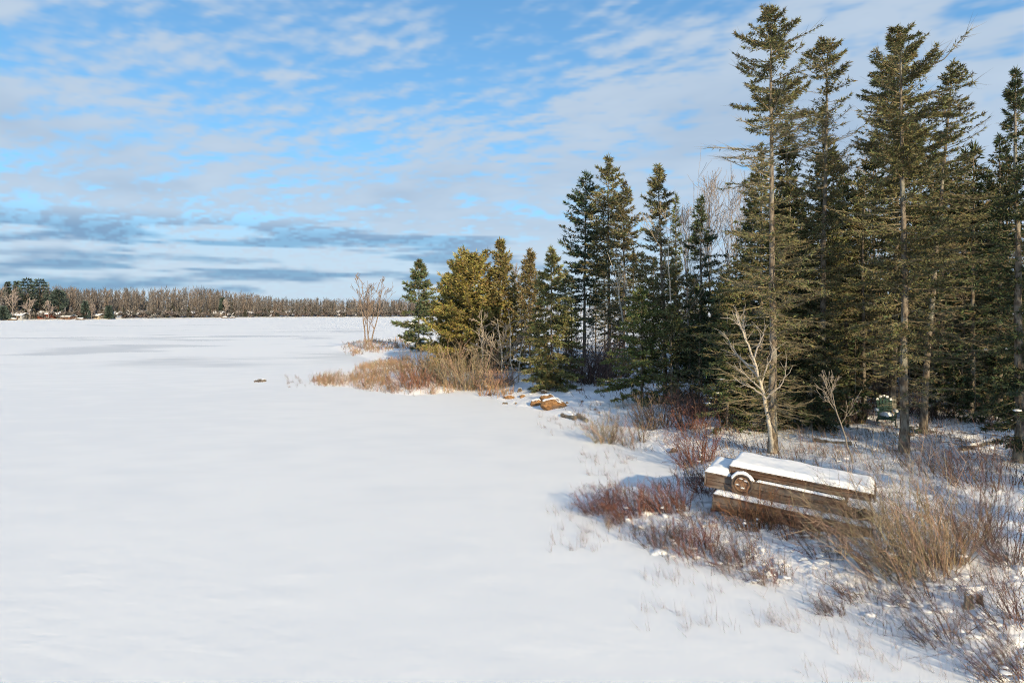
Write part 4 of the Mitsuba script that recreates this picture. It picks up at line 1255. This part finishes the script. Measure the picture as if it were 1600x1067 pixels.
def far_conifer(name, label, px, top, w, seed, add=4, color=(0.070, 0.096, 0.084), pine=True, start=0.25):
    P = far_point(px, add)
    D = P[1]
    H = CAMH - (top - HOR) * D / F - P[2]
    rng = np.random.default_rng(seed)
    W = w * D / F
    tm, cm = MB(), MB()
    tm.path(P + np.stack([np.zeros(6), np.zeros(6), np.linspace(-0.3, 1, 6) * H], -1), np.linspace(0.3, 0.05, 6), (0.13, 0.10, 0.08), 6)
    n = 1100
    s = rng.random(n)
    prof = np.interp(s, [0, 0.25, 0.55, 0.85, 1], [0.75, 1, 0.9, 0.65, 0.2]) if pine else (1 - s) ** 0.85 + 0.05
    az = np.round(rng.uniform(0, 6.28, n) * 3) / 3 + rng.normal(0, 0.1, n)
    lev = start + (1 - start) * (np.round(s * 9) / 9 * 0.5 + s * 0.5)
    rr = prof * W * np.sqrt(rng.random(n))
    p = P + np.stack([np.cos(az) * rr, np.sin(az) * rr, lev * H + rr * 0.15], -1)
    d = np.stack([np.cos(az), np.sin(az), rng.uniform(0, 0.5, n)], -1) + rng.normal(0, 0.3, (n, 3))
    cm.blades(p, d, rng.uniform(0.9, 2.0, n), 0.75, np.array(color) * rng.uniform(0.6, 1.7, (n, 1)), rng)
    k = thing(name, label, 'tree')
    part(k, 'trunk', tm.shape('tinted', smooth=True))
    part(k, 'crown', cm.shape('tinted'), kind='stuff')


far_conifer('pine_tree', 'tall flat topped pine on the far shore, left one of the big pair', 42, 437, 14, 901, add=14)
far_conifer('pine_tree', 'tall flat topped pine on the far shore, right one of the big pair', 62, 438, 14, 902, add=14)
far_conifer('pine_tree', 'single dark pine right of the big pair on the far shore', 91, 454, 12, 903, add=10)
far_conifer('far_spruce', 'pointed dark spruce top at the far left of the opposite wood', 12, 442, 5, 904, add=26, pine=False)
far_conifer('far_spruce', 'pointed dark spruce just left of the big pair of pines', 26, 441, 6, 905, add=22, pine=False)
far_conifer('far_spruce', 'low dark bluish spruce at the far left end of the opposite shore', 5, 480, 9, 906, add=2, pine=False, start=0.05)
far_conifer('far_spruce', 'snow dusted spruce between the far cottages', 133, 472, 5, 907, add=4, pine=False, start=0.08)
far_conifer('far_spruce', 'short dark spruce beside the white far cottage', 170, 479, 5, 908, add=3, pine=False, start=0.05)
far_conifer('far_spruce', 'bluish dark spruce under the tan hillside of the opposite shore', 348, 466, 6, 909, add=10, pine=False, start=0.1)


def far_birch(label, px, top, seed, add=3):
    P = far_point(px, add)
    D = P[1]
    H = CAMH - (top - HOR) * D / F - P[2]
    tm, bm = bare(seed, H, D / 683, (0.32, 0.27, 0.245), forks=(12, 5, 3), start=0.2, upright=0.9, spread=0.7, r0=0.2, min_r=0.18)
    M = np.eye(4)
    M[:3, 3] = P
    k = thing('far_birch', label, 'tree')
    part(k, 'trunk', tm.moved(M).shape('tinted', smooth=True))
    part(k, 'branches', bm.moved(M).shape('tinted'), kind='stuff')


far_birch('pale birch left of the big pines across the lake', 19, 454, 921)
far_birch('pinkish bare tree in front of the big pines across the lake', 47, 466, 922)
far_birch('white birch beside the brown far cottage', 76, 470, 923)
far_birch('pale bare tree by the white far cottage', 143, 474, 924)
far_birch('forked white birch right of the snowy roofed far cottage', 353, 468, 925)


def cottage(label, px, w, h, wall, add=3, seed=0, depth=6.0, roofh=0.45, windows=2):
    P = far_point(px, add)
    s = P[1] / F
    W, H = w * s, h * s
    k = thing('cottage', label, 'house')
    nm = f'cottage_wall_{seed}'
    scene[nm] = {'type': 'diffuse', 'reflectance': {'type': 'rgb', 'value': wall}}
    M = np.eye(4)
    M[:3, 3] = P
    rh = H * roofh
    v = np.array([[-W, 0, -0.4], [W, 0, -0.4], [W, depth, -0.4], [-W, depth, -0.4], [-W, 0, H], [W, 0, H], [W, depth, H], [-W, depth, H], [-W, depth / 2, H + rh], [W, depth / 2, H + rh]])
    f = np.array([[0, 1, 5], [0, 5, 4], [1, 2, 6], [1, 6, 5], [2, 3, 7], [2, 7, 6], [3, 0, 4], [3, 4, 7], [4, 7, 8], [5, 9, 6]])
    mb = MB()
    mb.add(v[f].reshape(-1, 3), np.arange(30).reshape(-1, 3))
    part(k, 'wall', mb.moved(M).shape(nm, color=False))
    mb = MB()
    o, tck = 0.5, 0.35
    sec = np.array([[-o, H - o * rh * 2 / depth], [depth / 2, H + rh], [depth + o, H - o * rh * 2 / depth]])
    top = sec + [0, tck]
    poly = np.vstack([sec, top[::-1]])
    vv = np.vstack([np.column_stack([np.full(6, x), poly]) for x in (-W - o, W + o)])
    ff = []
    for i in range(6):
        j = (i + 1) % 6
        ff += [[i, j, j + 6], [i, j + 6, i + 6]]
    ff += [[0, 5, 4], [0, 4, 1], [1, 4, 3], [1, 3, 2], [6, 10, 11], [6, 7, 10], [7, 9, 10], [7, 8, 9]]
    mb.add(vv[np.array(ff)].reshape(-1, 3), np.arange(len(ff) * 3).reshape(-1, 3))
    part(k, 'roof', mb.moved(M).shape('snow', color=False), 'roof covered in snow')
    for i in range(windows):
        x = W * ((i + 0.5) / windows * 2 - 1) * 0.8
        mb = MB()
        mb.box((x - 0.5, -0.06, H * 0.35), (x + 0.5, -0.005, H * 0.75))
        part(k, 'window', mb.moved(M).shape('rubber', color=False))
    mb = MB()
    mb.box((W * 0.05 - 0.4, -0.05, 0), (W * 0.05 + 0.4, -0.005, H * 0.72))
    part(k, 'door', mb.moved(M).shape('old_wood', color=False, uv=True))


cottage('pale boathouse at the far left of the opposite shore', 27, 7, 7, (0.42, 0.42, 0.42), 3, 1)
cottage('red brown cottage under the big pines across the lake', 67, 9, 8, (0.16, 0.06, 0.045), 5, 2)
cottage('grey roofed cottage half hidden behind the pale boathouse', 35, 8, 9, (0.20, 0.19, 0.18), 12, 3)
cottage('small cream cottage beside the snow dusted spruce across the lake', 150, 4, 5, (0.45, 0.37, 0.27), 4, 4)
cottage('white cottage right of the cream one across the lake', 179, 3.5, 7, (0.60, 0.60, 0.62), 5, 5)
cottage('brown cottage with a low snowy roof right of the pines across the lake', 100, 9, 4, (0.18, 0.11, 0.08), 4, 6)
cottage('lone cottage with a bright snowy roof in the middle of the opposite shore', 340, 6, 6, (0.20, 0.17, 0.15), 5, 7)
for i, (px, lab) in enumerate([(351, 'snow capped dark rock by the water across the lake below the lone cottage'), (363, 'wide dark rock right of the snow capped one across the lake'),
                               (125, 'brown heap at the water below the snow dusted far spruce'), (20, 'dark heap at the water in front of the pale boathouse')]):
    P = far_point(px, -1.5)
    rg = np.random.default_rng(950 + i)
    bv, bf = blob(rg, (2.4, 1.6, 1.1), 0.4, 2)
    k = thing('shore_rock', lab, 'rock')
    part(k, 'stone', mikit.ply((bv + P, bf), 'dark_rock', smooth=30))
    bv, bf = blob(rg, (1.7, 1.3, 0.5), 0.3, 2)
    part(k, 'snow', mikit.ply((bv + P + [0, 0.3, 0.9], bf), 'snow', smooth=True))
